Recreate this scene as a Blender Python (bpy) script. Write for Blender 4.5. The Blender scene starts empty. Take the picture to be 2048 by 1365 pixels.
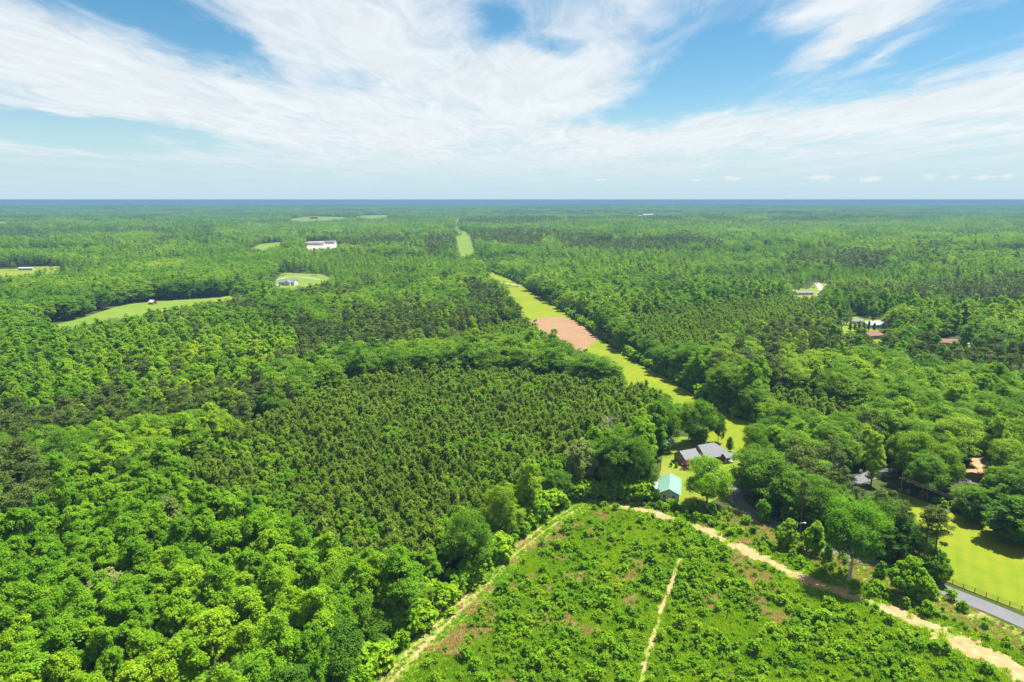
import bpy, bmesh, math, random
import numpy as np
from mathutils import Vector, geometry

R = math.radians
sc = bpy.context.scene
COL = sc.collection

# ------------------------------------------------------------------ camera
CAM_H = 100.0
PITCH = R(11.26)
F = 1420.0                                   # focal length in photograph pixels (2048 wide)
cam_d = bpy.data.cameras.new('camera')
cam_d.sensor_width = 36.0
cam_d.lens = 36.0 * F / 2048.0
cam_d.clip_start = 0.5
cam_d.clip_end = 60000.0
cam = bpy.data.objects.new('camera', cam_d)
cam.location = (0, 0, CAM_H)
cam.rotation_euler = (R(90) - PITCH, 0, 0)
COL.objects.link(cam)
sc.camera = cam

# ------------------------------------------------------------------ light, sky, exposure
SUN_EL, SUN_AZ = R(66), R(64)               # azimuth from +Y towards +X
world = bpy.data.worlds.new('World')
sc.world = world
world.use_nodes = True
sun_d = bpy.data.lights.new('sun', 'SUN')
sun_d.energy = 5.0
sun_d.angle = R(0.53)
sun_d.color = (1.0, 0.955, 0.88)
sun = bpy.data.objects.new('sun', sun_d)
sdir = Vector((math.cos(SUN_EL) * math.sin(SUN_AZ), math.cos(SUN_EL) * math.cos(SUN_AZ), math.sin(SUN_EL)))
sun.rotation_euler = sdir.to_track_quat('Z', 'Y').to_euler()
sun.location = (0, 0, 400)
COL.objects.link(sun)

sc.view_settings.view_transform = 'Standard'
sc.view_settings.look = 'None'
sc.view_settings.exposure = 1.75
sc.view_settings.gamma = 1.0
sc.view_settings.use_curve_mapping = False
cy = sc.cycles
cy.max_bounces = 5
cy.diffuse_bounces = 3
cy.glossy_bounces = 1
cy.transmission_bounces = 2
cy.volume_bounces = 0
cy.transparent_max_bounces = 4
cy.caustics_reflective = False
cy.caustics_refractive = False
cy.use_denoising = True
cy.denoising_prefilter = 'ACCURATE'
cy.sample_clamp_indirect = 4.0

SKY_STRENGTH = 0.05
CLOUD_WHITE = (0.262, 0.278, 0.288)
VEIL = (0.158, 0.222, 0.255)


def pix_dir(px, py):
    x = (px - 1024.0) / F
    y = -(py - 682.5) / F
    c, s = math.cos(PITCH), math.sin(PITCH)
    return np.array([x, y * s + c, y * c - s])


def build_world():
    nt = world.node_tree
    nt.nodes.clear()
    N = nt.nodes.new
    L = nt.links.new

    def math_(op, a, b=None, clamp=False):
        n = N('ShaderNodeMath'); n.operation = op; n.use_clamp = clamp
        for i, v in enumerate((a, b)):
            if v is None:
                continue
            if isinstance(v, (int, float)):
                n.inputs[i].default_value = v
            else:
                L(v, n.inputs[i])
        return n.outputs[0]

    out = N('ShaderNodeOutputWorld')
    bg = N('ShaderNodeBackground')
    L(bg.outputs[0], out.inputs[0])
    sky = N('ShaderNodeTexSky')
    sky.sky_type = 'NISHITA'
    sky.sun_disc = False
    sky.sun_elevation = SUN_EL
    sky.sun_rotation = SUN_AZ
    sky.altitude = 300
    sky.air_density = 1.0
    sky.dust_density = 0.2
    sky.ozone_density = 2.0
    hs = N('ShaderNodeHueSaturation')
    hs.inputs['Hue'].default_value = 0.488
    hs.inputs['Saturation'].default_value = 1.36
    hs.inputs['Value'].default_value = 0.74
    L(sky.outputs[0], hs.inputs['Color'])
    skyc = N('ShaderNodeVectorMath'); skyc.operation = 'SCALE'
    L(hs.outputs[0], skyc.inputs[0]); skyc.inputs[3].default_value = SKY_STRENGTH

    tc = N('ShaderNodeTexCoord')
    nrm = N('ShaderNodeVectorMath'); nrm.operation = 'NORMALIZE'
    L(tc.outputs['Generated'], nrm.inputs[0])
    sep = N('ShaderNodeSeparateXYZ'); L(nrm.outputs[0], sep.inputs[0])
    X, Y, Z = sep.outputs
    zc = math_('ADD', math_('MAXIMUM', Z, 0.0), 0.03)
    U = math_('DIVIDE', X, zc)
    V = math_('DIVIDE', Y, zc)
    # direction as azimuth / elevation in degrees, for the large cloud masses
    AZ = math_('MULTIPLY', math_('ARCTAN2', X, Y), 180 / math.pi)
    EL = math_('MULTIPLY', math_('ARCSINE', Z), 180 / math.pi)
    ang = N('ShaderNodeCombineXYZ'); L(AZ, ang.inputs[0]); L(EL, ang.inputs[1])
    pl = N('ShaderNodeCombineXYZ'); L(U, pl.inputs[0]); L(V, pl.inputs[1])

    def noise(vec, scale, detail, rough, dist=0.0, sx=1, sy=1, loc=(0, 0, 0), rot=0.0):
        m = N('ShaderNodeMapping'); L(vec, m.inputs[0])
        m.inputs['Scale'].default_value = (sx, sy, 1)
        m.inputs['Location'].default_value = loc
        m.inputs['Rotation'].default_value = (0, 0, rot)
        n = N('ShaderNodeTexNoise')
        n.inputs['Scale'].default_value = scale
        n.inputs['Detail'].default_value = detail
        n.inputs['Roughness'].default_value = rough
        n.inputs['Distortion'].default_value = dist
        L(m.outputs[0], n.inputs['Vector'])
        return n.outputs[0]

    # warp the angular coordinates so that the masses get ragged outlines
    w1 = N('ShaderNodeTexNoise'); w1.inputs['Scale'].default_value = 0.9
    w1.inputs['Detail'].default_value = 6; w1.inputs['Roughness'].default_value = 0.62
    wm = N('ShaderNodeMapping'); wm.inputs['Scale'].default_value = (0.9, 0.42, 1)
    L(pl.outputs[0], wm.inputs[0]); L(wm.outputs[0], w1.inputs['Vector'])
    ws = N('ShaderNodeVectorMath'); ws.operation = 'SUBTRACT'; L(w1.outputs['Color'], ws.inputs[0]); ws.inputs[1].default_value = (0.5, 0.5, 0.5)
    wk = N('ShaderNodeVectorMath'); wk.operation = 'MULTIPLY'; L(ws.outputs[0], wk.inputs[0]); wk.inputs[1].default_value = (11, 4.5, 0)
    wa = N('ShaderNodeVectorMath'); wa.operation = 'ADD'; L(ang.outputs[0], wa.inputs[0]); L(wk.outputs[0], wa.inputs[1])

    def blob(px, py, rx, ry, rot, amount, warped=True):
        d = pix_dir(px, py); d = d / np.linalg.norm(d)
        a = math.degrees(math.atan2(d[0], d[1])); e = math.degrees(math.asin(d[2]))
        m = N('ShaderNodeMapping'); m.vector_type = 'TEXTURE'
        L(wa.outputs[0] if warped else ang.outputs[0], m.inputs[0])
        m.inputs['Location'].default_value = (a, e, 0)
        m.inputs['Rotation'].default_value = (0, 0, R(rot))
        k = 57.3 / F
        m.inputs['Scale'].default_value = (rx * k, ry * k, 1)
        g = N('ShaderNodeTexGradient'); g.gradient_type = 'SPHERICAL'
        L(m.outputs[0], g.inputs[0])
        return math_('MULTIPLY', g.outputs['Fac'], amount)

    big = [  # px, py, half-width, half-height, rotation, amount (+ cloud, - clear)
        (215, 0, 240, 66, -14, -0.85), (350, 66, 230, 42, -22, -0.75), (470, 110, 120, 28, -20, -0.6),
        (1000, 42, 80, 48, 0, -0.95), (1118, 92, 62, 26, -20, -0.8),
        (1400, 120, 230, 140, 15, -1.15), (1560, 150, 220, 60, 10, -0.6),
        (1990, 50, 260, 75, 10, -1.0), (1760, 165, 330, 50, 12, -0.45),
        (1245, 228, 130, 34, 0, -0.8),
        (90, 245, 340, 46, -4, -1.15), (380, 285, 240, 22, -6, -0.55), (60, 335, 520, 36, 0, -0.6),
        (680, 155, 130, 26, -6, -0.6),
        (1610, 285, 260, 26, 5, -0.6),
        (1980, 330, 300, 40, 0, -0.4),
        (1700, 62, 270, 30, 23, 1.05), (1600, 30, 130, 34, 14, 0.7), (1790, 95, 120, 14, 20, 0.7), (1930, 110, 160, 12, 8, 0.5),
        (1900, 225, 400, 52, 6, 0.8), (1450, 252, 440, 46, 4, 0.75),
        (750, 210, 700, 190, -8, 0.55), (150, 130, 420, 80, -12, 0.65), (1080, 140, 250, 130, 0, 0.5),
        (700, 50, 260, 70, -20, 0.3), (90, 206, 190, 15, -5, 0.8), (100, 290, 260, 14, -4, 0.45),
    ]
    cov = None
    for b in big:
        v = blob(*b[:5], b[5] * 0.86)
        cov = v if cov is None else math_('ADD', cov, v)
    n1 = noise(pl.outputs[0], 1.0, 9, 0.55, 0.5, 0.95, 0.33, (3.1, 0.4, 0), R(8))
    n2 = noise(pl.outputs[0], 3.4, 8, 0.66, 1.2, 1.0, 0.30, (1.7, 7.3, 0), R(-6))
    dens = math_('ADD', math_('ADD', math_('MULTIPLY', math_('SUBTRACT', n1, 0.5), 1.75), math_('MULTIPLY', math_('SUBTRACT', n2, 0.5), 0.95)), 0.42)
    dens = math_('ADD', dens, cov)
    mr = N('ShaderNodeMapRange'); mr.interpolation_type = 'SMOOTHSTEP'
    L(dens, mr.inputs[0]); mr.inputs[1].default_value = -0.30; mr.inputs[2].default_value = 0.95
    mr.inputs[3].default_value = 0.02; mr.inputs[4].default_value = 0.94
    # thin towards the horizon
    hz = N('ShaderNodeMapRange'); hz.interpolation_type = 'SMOOTHSTEP'
    L(EL, hz.inputs[0]); hz.inputs[1].default_value = 0.4; hz.inputs[2].default_value = 4.6
    hz.inputs[3].default_value = 0.15; hz.inputs[4].default_value = 1.0
    d1 = math_('MULTIPLY', mr.outputs[0], hz.outputs[0])
    # row of small far cumulus above the horizon
    puff = None
    for (px, py, rx, ry) in [(1202, 360, 26, 5), (1462, 357, 38, 9), (1640, 355, 44, 11), (1742, 358, 40, 11), (1858, 353, 24, 8),
                             (1908, 354, 18, 6), (1968, 355, 26, 7), (2015, 353, 20, 7), (1390, 361, 22, 4)]:
        v = blob(px, py, rx, ry, 0, 1.0, False)
        puff = v if puff is None else math_('ADD', puff, v)
    pn = noise(ang.outputs[0], 2.2, 5, 0.6, 0.0, 1, 2.2)
    puff = math_('MULTIPLY', math_('ADD', puff, math_('MULTIPLY', math_('SUBTRACT', pn, 0.52), 1.5)), math_('GREATER_THAN', puff, 0.02))
    pr = N('ShaderNodeMapRange'); pr.interpolation_type = 'SMOOTHSTEP'; L(puff, pr.inputs[0])
    pr.inputs[1].default_value = 0.25; pr.inputs[2].default_value = 0.8; pr.inputs[4].default_value = 0.75
    d1 = math_('MAXIMUM', d1, pr.outputs[0])

    tone = N('ShaderNodeMapRange'); L(n2, tone.inputs[0])
    tone.inputs[1].default_value = 0.3; tone.inputs[2].default_value = 0.75
    tone.inputs[3].default_value = 0.89; tone.inputs[4].default_value = 1.06
    cc = N('ShaderNodeVectorMath'); cc.operation = 'SCALE'
    cc.inputs[0].default_value = CLOUD_WHITE
    L(tone.outputs[0], cc.inputs[3])
    mix = N('ShaderNodeMix'); mix.data_type = 'RGBA'
    vl = N('ShaderNodeMapRange'); vl.interpolation_type = 'SMOOTHSTEP'
    L(EL, vl.inputs[0]); vl.inputs[1].default_value = 0.0; vl.inputs[2].default_value = 8.0
    vl.inputs[3].default_value = 0.97; vl.inputs[4].default_value = 0.0
    mv = N('ShaderNodeMix'); mv.data_type = 'RGBA'; L(vl.outputs[0], mv.inputs[0]); L(skyc.outputs[0], mv.inputs[6]); mv.inputs[7].default_value = (*VEIL, 1)
    L(d1, mix.inputs[0]); L(mv.outputs[2], mix.inputs[6]); L(cc.outputs[0], mix.inputs[7])
    L(mix.outputs[2], bg.inputs[0])
    bg.inputs[1].default_value = 1.0
    world.cycles.sampling_method = 'MANUAL'
    world.cycles.sample_map_resolution = 512


build_world()

# ------------------------------------------------------------------ terrain and pixel layout


def sstep(a, b, x):
    t = np.clip((np.asarray(x, float) - a) / (b - a), 0, 1)
    return t * t * (3 - 2 * t)


def terrain(x, y):
    x = np.asarray(x, float); y = np.asarray(y, float)
    r = np.hypot(x, y)
    z = sstep(420, 1000, r) * (5.5 * np.sin(x / 330 + 0.8) * np.cos(y / 410 + 0.3) + 3.5 * np.sin((0.6 * x + y) / 300 + 2.0))
    z = z + sstep(4200, 9000, r) * (10 * np.sin(x / 900 + y / 1500 + 1.0) * np.sin(y / 1100 + 0.7) + 6 * np.sin(x / 520 - y / 800))
    return z


def tz(x, y):
    """The same height for one point, quickly."""
    r = math.hypot(x, y)
    z = 0.0
    if r > 420:
        t = min((r - 420) / 580, 1); t = t * t * (3 - 2 * t)
        z = t * (5.5 * math.sin(x / 330 + 0.8) * math.cos(y / 410 + 0.3) + 3.5 * math.sin((0.6 * x + y) / 300 + 2.0))
    if r > 4200:
        t = min((r - 4200) / 4800, 1); t = t * t * (3 - 2 * t)
        z += t * (10 * math.sin(x / 900 + y / 1500 + 1.0) * math.sin(y / 1100 + 0.7) + 6 * math.sin(x / 520 - y / 800))
    return z


def hit(px, py, h=0.0):
    """Where the ground (raised by h) lies along the photograph's pixel."""
    dx, dy, dz = (float(v) for v in pix_dir(px, py))
    t = (CAM_H - 14 - h) / max(-dz, 1e-4)            # no ground within the first stretch is higher than this
    t = max(40.0, min(t, 20000.0))
    for _ in range(4000):
        z = CAM_H + dz * t - (tz(dx * t, dy * t) + h)
        if z <= 0 or t > 25000:
            break
        t += max(0.3, min(z * 2.0, t * 0.004))
    lo, hi = t - max(0.3, t * 0.005), t
    for _ in range(24):
        m = 0.5 * (lo + hi)
        if CAM_H + dz * m - (tz(dx * m, dy * m) + h) > 0:
            lo = m
        else:
            hi = m
    p = (dx * hi, dy * hi)
    return np.array([p[0], p[1]])


def G(px, py, h=0.0):
    x, y = hit(px, py, h)
    return Vector((x, y, tz(x, y)))


def project(P):
    P = np.atleast_2d(np.asarray(P, float))
    c, s = math.cos(PITCH), math.sin(PITCH)
    x = P[:, 0]; y = P[:, 1]; z = P[:, 2] - CAM_H
    fwd = y * c - z * s
    up = y * s + z * c
    fw = np.maximum(fwd, 1e-3)
    return 1024 + F * x / fw, 682.5 - F * up / fw, fwd


def poly(pts):
    return np.array([hit(*p) for p in pts])


def inside(pg, P):
    P = np.asarray(P, float)
    x, y = P[:, 0], P[:, 1]
    c = np.zeros(len(P), bool)
    j = len(pg) - 1
    for i in range(len(pg)):
        xi, yi = pg[i]; xj, yj = pg[j]
        if yi != yj:
            m = ((yi > y) != (yj > y)) & (x < (xj - xi) * (y - yi) / (yj - yi) + xi)
            c ^= m
        j = i
    return c


def dist_line(pl, P, closed=False):
    P = np.asarray(P, float)
    best = np.full(len(P), 1e9)
    n = len(pl)
    for i in range(n if closed else n - 1):
        a = np.asarray(pl[i][:2], float); b = np.asarray(pl[(i + 1) % n][:2], float)
        ab = b - a
        t = np.clip(((P - a) @ ab) / max(ab @ ab, 1e-9), 0, 1)
        q = a + t[:, None] * ab
        best = np.minimum(best, np.hypot(*(P - q).T))
    return best


def vnoise(P, scale, seed=0):
    """Smooth value noise in 0..1 on the ground plane."""
    P = np.asarray(P, float) / scale
    i = np.floor(P).astype(np.int64); f = P - i
    f = f * f * (3 - 2 * f)

    def h(a, b):
        v = (a * 374761393 + b * 668265263 + seed * 974634777) & 0x7fffffff
        v = ((v ^ (v >> 13)) * 1274126177) & 0x7fffffff
        return ((v ^ (v >> 16)) & 0xffff) / 65535.0
    a = h(i[:, 0], i[:, 1]); b = h(i[:, 0] + 1, i[:, 1]); c = h(i[:, 0], i[:, 1] + 1); d = h(i[:, 0] + 1, i[:, 1] + 1)
    return (a * (1 - f[:, 0]) + b * f[:, 0]) * (1 - f[:, 1]) + (c * (1 - f[:, 0]) + d * f[:, 0]) * f[:, 1]


# ------------------------------------------------------------------ materials
MATS = {}


def new_mat(name):
    m = bpy.data.materials.new(name)
    m.use_nodes = True
    m.node_tree.nodes.clear()
    MATS[name] = m
    nt = m.node_tree
    out = nt.nodes.new('ShaderNodeOutputMaterial')
    return m, nt, nt.nodes.new, nt.links.new, out


def leaf_mat(name, c1, c2, c3=None, trans=0.45, patch=60.0, rough=0.6, spec=0.08):
    """Leaves: diffuse + translucent, tinted per tree, per leaf clump and by slow drift over the ground."""
    m, nt, N, L, out = new_mat(name)
    oi = N('ShaderNodeObjectInfo')
    at = N('ShaderNodeAttribute'); at.attribute_name = 'tint'
    nz = N('ShaderNodeTexNoise'); nz.inputs['Scale'].default_value = 1.0 / patch; nz.inputs['Detail'].default_value = 2
    L(oi.outputs['Location'], nz.inputs['Vector'])
    a1 = N('ShaderNodeMath'); a1.operation = 'MULTIPLY_ADD'; L(oi.outputs['Random'], a1.inputs[0]); a1.inputs[1].default_value = 0.50
    b1 = N('ShaderNodeMath'); b1.operation = 'MULTIPLY'; L(at.outputs['Fac'], b1.inputs[0]); b1.inputs[1].default_value = 0.35
    L(b1.outputs[0], a1.inputs[2])
    c_ = N('ShaderNodeMath'); c_.operation = 'MULTIPLY_ADD'; L(nz.outputs[0], c_.inputs[0]); c_.inputs[1].default_value = 1.5
    d_ = N('ShaderNodeMath'); d_.operation = 'SUBTRACT'; L(a1.outputs[0], d_.inputs[0]); d_.inputs[1].default_value = 0.68
    L(d_.outputs[0], c_.inputs[2])
    ramp = N('ShaderNodeValToRGB')
    el = ramp.color_ramp.elements
    el[0].position = 0.0; el[0].color = (*c1, 1)
    el[1].position = 1.0 if c3 else 0.9; el[1].color = (*(c3 or c2), 1)
    if c3:
        e = el.new(0.6); e.color = (*c2, 1)
    L(c_.outputs[0], ramp.inputs[0])
    df = N('ShaderNodeBsdfPrincipled')
    df.inputs['Roughness'].default_value = rough
    df.inputs['Specular IOR Level'].default_value = spec
    L(ramp.outputs[0], df.inputs['Base Color'])
    tr = N('ShaderNodeBsdfTranslucent')
    hv = N('ShaderNodeHueSaturation'); hv.inputs['Hue'].default_value = 0.485; hv.inputs['Value'].default_value = 1.25; hv.inputs['Saturation'].default_value = 1.1
    L(ramp.outputs[0], hv.inputs['Color']); L(hv.outputs[0], tr.inputs[0])
    mx = N('ShaderNodeMixShader'); mx.inputs[0].default_value = trans
    L(df.outputs[0], mx.inputs[1]); L(tr.outputs[0], mx.inputs[2])
    L(mx.outputs[0], out.inputs[0])
    return m


def plain_mat(name, col, rough=0.7, var=0.25, scale=4.0, spec=0.3, bump=0.0, metal=0.0, coords='Object', stretch=None):
    m, nt, N, L, out = new_mat(name)
    p = N('ShaderNodeBsdfPrincipled')
    p.inputs['Roughness'].default_value = rough
    p.inputs['Specular IOR Level'].default_value = spec
    p.inputs['Metallic'].default_value = metal
    tc = N('ShaderNodeTexCoord')
    nz = N('ShaderNodeTexNoise'); nz.inputs['Scale'].default_value = scale; nz.inputs['Detail'].default_value = 6
    if stretch:
        mp = N('ShaderNodeMapping'); mp.inputs['Scale'].default_value = stretch
        L(tc.outputs[coords], mp.inputs[0]); L(mp.outputs[0], nz.inputs['Vector'])
    else:
        L(tc.outputs[coords], nz.inputs['Vector'])
    r = N('ShaderNodeMapRange'); L(nz.outputs[0], r.inputs[0])
    r.inputs[1].default_value = 0.25; r.inputs[2].default_value = 0.75
    r.inputs[3].default_value = 1 - var; r.inputs[4].default_value = 1 + var
    v = N('ShaderNodeVectorMath'); v.operation = 'SCALE'; v.inputs[0].default_value = col
    L(r.outputs[0], v.inputs[3]); L(v.outputs[0], p.inputs['Base Color'])
    if bump:
        b = N('ShaderNodeBump'); b.inputs['Strength'].default_value = bump; b.inputs['Distance'].default_value = 0.1
        L(nz.outputs[0], b.inputs['Height']); L(b.outputs[0], p.inputs['Normal'])
    L(p.outputs[0], out.inputs[0])
    return m


def grass_mat(name, cols, scales=(0.02, 0.12, 1.1), rough=0.9, stretch=(1, 1, 1), rot=0.0, bump=0.6, rows=None):
    """Mown or ploughed ground: three noise octave bands picking between colours."""
    m, nt, N, L, out = new_mat(name)
    p = N('ShaderNodeBsdfPrincipled'); p.inputs['Roughness'].default_value = rough
    p.inputs['Specular IOR Level'].default_value = 0.04
    ge = N('ShaderNodeNewGeometry')
    mp = N('ShaderNodeMapping'); mp.inputs['Scale'].default_value = stretch; mp.inputs['Rotation'].default_value = (0, 0, rot)
    L(ge.outputs['Position'], mp.inputs[0])
    acc = None
    ns = []
    for s, w, d in zip(scales, (0.45, 0.35, 0.3), (3, 5, 4)):
        n = N('ShaderNodeTexNoise'); n.inputs['Scale'].default_value = s; n.inputs['Detail'].default_value = d; n.inputs['Roughness'].default_value = 0.6
        L(mp.outputs[0], n.inputs['Vector']); ns.append(n)
        k = N('ShaderNodeMath'); k.operation = 'MULTIPLY_ADD'; L(n.outputs[0], k.inputs[0]); k.inputs[1].default_value = w * 2.2
        if acc is None:
            k.inputs[2].default_value = -0.71
        else:
            L(acc, k.inputs[2])
        acc = k.outputs[0]
    if rows:                                     # passes of the mower or plough: (metres apart, heading, strength)
        rm = N('ShaderNodeMapping'); rm.inputs['Rotation'].default_value = (0, 0, rows[1]); L(ge.outputs['Position'], rm.inputs[0])
        wv = N('ShaderNodeTexWave'); wv.inputs['Scale'].default_value = 0.314 / rows[0]; wv.inputs['Distortion'].default_value = 5.0
        wv.inputs['Detail'].default_value = 3; wv.inputs['Detail Scale'].default_value = 0.6
        L(rm.outputs[0], wv.inputs['Vector'])
        k = N('ShaderNodeMath'); k.operation = 'MULTIPLY_ADD'; L(wv.outputs['Fac'], k.inputs[0]); k.inputs[1].default_value = rows[2]; L(acc, k.inputs[2])
        k2 = N('ShaderNodeMath'); k2.operation = 'SUBTRACT'; L(k.outputs[0], k2.inputs[0]); k2.inputs[1].default_value = rows[2] * 0.5
        acc = k2.outputs[0]
    ramp = N('ShaderNodeValToRGB')
    el = ramp.color_ramp.elements
    el[0].position = 0.0; el[0].color = (*cols[0], 1)
    el[1].position = 1.0; el[1].color = (*cols[-1], 1)
    for i, c in enumerate(cols[1:-1]):
        e = el.new((i + 1) / (len(cols) - 1)); e.color = (*c, 1)
    L(acc, ramp.inputs[0]); L(ramp.outputs[0], p.inputs['Base Color'])
    b = N('ShaderNodeBump'); b.inputs['Strength'].default_value = bump; b.inputs['Distance'].default_value = 0.25
    L(ns[2].outputs[0], b.inputs['Height']); L(b.outputs[0], p.inputs['Normal'])
    L(p.outputs[0], out.inputs[0])
    return m


leaf_mat('leaf_round', (0.040, 0.120, 0.007), (0.115, 0.235, 0.011), (0.225, 0.340, 0.015), patch=110)
leaf_mat('leaf_tall', (0.072, 0.200, 0.006), (0.165, 0.320, 0.008), (0.290, 0.400, 0.012), patch=110)
leaf_mat('leaf_olive', (0.14, 0.20, 0.04), (0.20, 0.26, 0.065), (0.26, 0.32, 0.09))
leaf_mat('needle_pine', (0.052, 0.090, 0.013), (0.088, 0.132, 0.021), (0.135, 0.175, 0.036), trans=0.25)
leaf_mat('needle_young', (0.088, 0.162, 0.016), (0.140, 0.226, 0.024), (0.202, 0.292, 0.034), trans=0.42, patch=16)
leaf_mat('leaf_shrub', (0.090, 0.240, 0.007), (0.175, 0.340, 0.009), (0.255, 0.390, 0.013), trans=0.5, patch=12)
leaf_mat('leaf_purple', (0.13, 0.028, 0.05), (0.2, 0.05, 0.08), (0.26, 0.08, 0.11))
leaf_mat('grass_blade', (0.125, 0.290, 0.010), (0.200, 0.370, 0.014), (0.29, 0.40, 0.04), trans=0.5, patch=9)
leaf_mat('dry_grass', (0.36, 0.31, 0.10), (0.46, 0.39, 0.15), (0.55, 0.47, 0.22), trans=0.3, patch=9)
plain_mat('bark', (0.13, 0.105, 0.08), 0.9, 0.35, 3.0, 0.1, stretch=(3, 3, 0.6))
plain_mat('bark_pale', (0.34, 0.31, 0.27), 0.85, 0.3, 2.0, 0.1, stretch=(3, 3, 0.6))
plain_mat('dead_wood', (0.36, 0.32, 0.29), 0.9, 0.3, 2.0, 0.1)


def forest_floor():
    return grass_mat('forest_floor', [(0.022, 0.030, 0.010), (0.036, 0.052, 0.012), (0.055, 0.058, 0.02)], (0.01, 0.08, 0.6))


forest_floor()
grass_mat('meadow', [(0.066, 0.104, 0.007), (0.096, 0.136, 0.007), (0.124, 0.150, 0.008), (0.165, 0.152, 0.020)], (0.022, 0.16, 1.3), rows=(4.2, R(30), 0.14))
grass_mat('far_meadow', [(0.060, 0.112, 0.012), (0.092, 0.142, 0.018), (0.135, 0.150, 0.03)], (0.01, 0.06, 0.4), rows=(7, R(75), 0.25))
grass_mat('lawn', [(0.052, 0.104, 0.008), (0.088, 0.136, 0.010), (0.136, 0.152, 0.020), (0.216, 0.160, 0.056)], (0.05, 0.2, 1.5))
grass_mat('ploughed', [(0.142, 0.086, 0.048), (0.178, 0.110, 0.063), (0.212, 0.138, 0.082)], (0.03, 0.15, 0.9), rot=R(38), rows=(6, R(35), 0.10))
grass_mat('bare_soil', [(0.208, 0.124, 0.056), (0.264, 0.172, 0.088), (0.320, 0.224, 0.120)], (0.04, 0.3, 1.6))
grass_mat('asphalt', [(0.07, 0.072, 0.076), (0.10, 0.102, 0.107), (0.115, 0.117, 0.12), (0.15, 0.148, 0.142)], (0.07, 0.4, 2.2), 0.9, bump=0.1)
plain_mat('concrete', (0.24, 0.215, 0.195), 0.85, 0.15, 0.7, 0.3)


def clearing_mat():
    """Regrowing cleared land: green cover, straw patches, bare sand where the wheel tracks run (attribute dirt)."""
    m, nt, N, L, out = new_mat('clearing')
    p = N('ShaderNodeBsdfPrincipled'); p.inputs['Roughness'].default_value = 0.95; p.inputs['Specular IOR Level'].default_value = 0.1
    ge = N('ShaderNodeNewGeometry')

    def nz(s, d, r=0.6):
        n = N('ShaderNodeTexNoise'); n.inputs['Scale'].default_value = s; n.inputs['Detail'].default_value = d; n.inputs['Roughness'].default_value = r
        L(ge.outputs['Position'], n.inputs['Vector']); return n.outputs[0]
    g = N('ShaderNodeValToRGB'); e = g.color_ramp.elements
    e[0].position = 0.30; e[0].color = (0.065, 0.125, 0.010, 1); e[1].position = 0.95; e[1].color = (0.26, 0.20, 0.09, 1)
    x = e.new(0.47); x.color = (0.092, 0.155, 0.011, 1); x = e.new(0.62); x.color = (0.115, 0.150, 0.020, 1)
    L(nz(0.11, 7, 0.65), g.inputs[0])
    s = N('ShaderNodeValToRGB'); e = s.color_ramp.elements
    e[0].position = 0.3; e[0].color = (0.20, 0.130, 0.062, 1); e[1].position = 0.75; e[1].color = (0.32, 0.228, 0.125, 1)
    L(nz(0.5, 6), s.inputs[0])
    at = N('ShaderNodeAttribute'); at.attribute_name = 'dirt'
    a = N('ShaderNodeMath'); a.operation = 'MULTIPLY_ADD'; L(nz(0.45, 6, 0.7), a.inputs[0]); a.inputs[1].default_value = 1.9; a.inputs[2].default_value = -0.95
    b = N('ShaderNodeMath'); b.operation = 'ADD'; L(a.outputs[0], b.inputs[0]); L(at.outputs['Fac'], b.inputs[1])
    r = N('ShaderNodeMapRange'); r.interpolation_type = 'SMOOTHSTEP'; L(b.outputs[0], r.inputs[0]); r.inputs[1].default_value = 0.35; r.inputs[2].default_value = 0.65
    mx = N('ShaderNodeMix'); mx.data_type = 'RGBA'; L(r.outputs[0], mx.inputs[0]); L(g.outputs[0], mx.inputs[6]); L(s.outputs[0], mx.inputs[7])
    L(mx.outputs[2], p.inputs['Base Color'])
    bp = N('ShaderNodeBump'); bp.inputs['Strength'].default_value = 0.8; bp.inputs['Distance'].default_value = 0.3
    L(nz(1.6, 5), bp.inputs['Height']); L(bp.outputs[0], p.inputs['Normal'])
    L(p.outputs[0], out.inputs[0])


clearing_mat()

# ------------------------------------------------------------------ mesh helpers


def mesh_np(name, V, faces, mats, midx=None, attrs=None, smooth=False):
    """faces: (n,3) or (n,4) array."""
    me = bpy.data.meshes.new(name)
    V = np.asarray(V, np.float32); faces = np.asarray(faces, np.int32)
    n, k = faces.shape
    me.vertices.add(len(V)); me.vertices.foreach_set('co', V.ravel())
    me.loops.add(n * k); me.loops.foreach_set('vertex_index', faces.ravel())
    me.polygons.add(n)
    me.polygons.foreach_set('loop_start', np.arange(0, n * k, k, dtype=np.int32))
    if midx is not None:
        me.polygons.foreach_set('material_index', np.asarray(midx, np.int32))
    if smooth:
        me.polygons.foreach_set('use_smooth', np.ones(n, bool))
    for mm in mats:
        me.materials.append(MATS[mm])
    for an, av in (attrs or {}).items():
        a = me.attributes.new(an, 'FLOAT', 'POINT'); a.data.foreach_set('value', np.asarray(av, np.float32))
    me.update()
    me.validate()
    return me


def link(name, me, parent=None, loc=None, rz=None, scale=None):
    o = bpy.data.objects.new(name, me)
    COL.objects.link(o)
    if parent is not None:
        o.parent = parent
    if loc is not None:
        o.location = loc
    if rz is not None:
        o.rotation_euler = (0, 0, rz)
    if scale is not None:
        o.scale = scale
    return o


def tag(o, label=None, cat=None, group=None, kind=None):
    if label: o['label'] = label
    if cat: o['category'] = cat
    if group: o['group'] = group
    if kind: o['kind'] = kind
    return o


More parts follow.
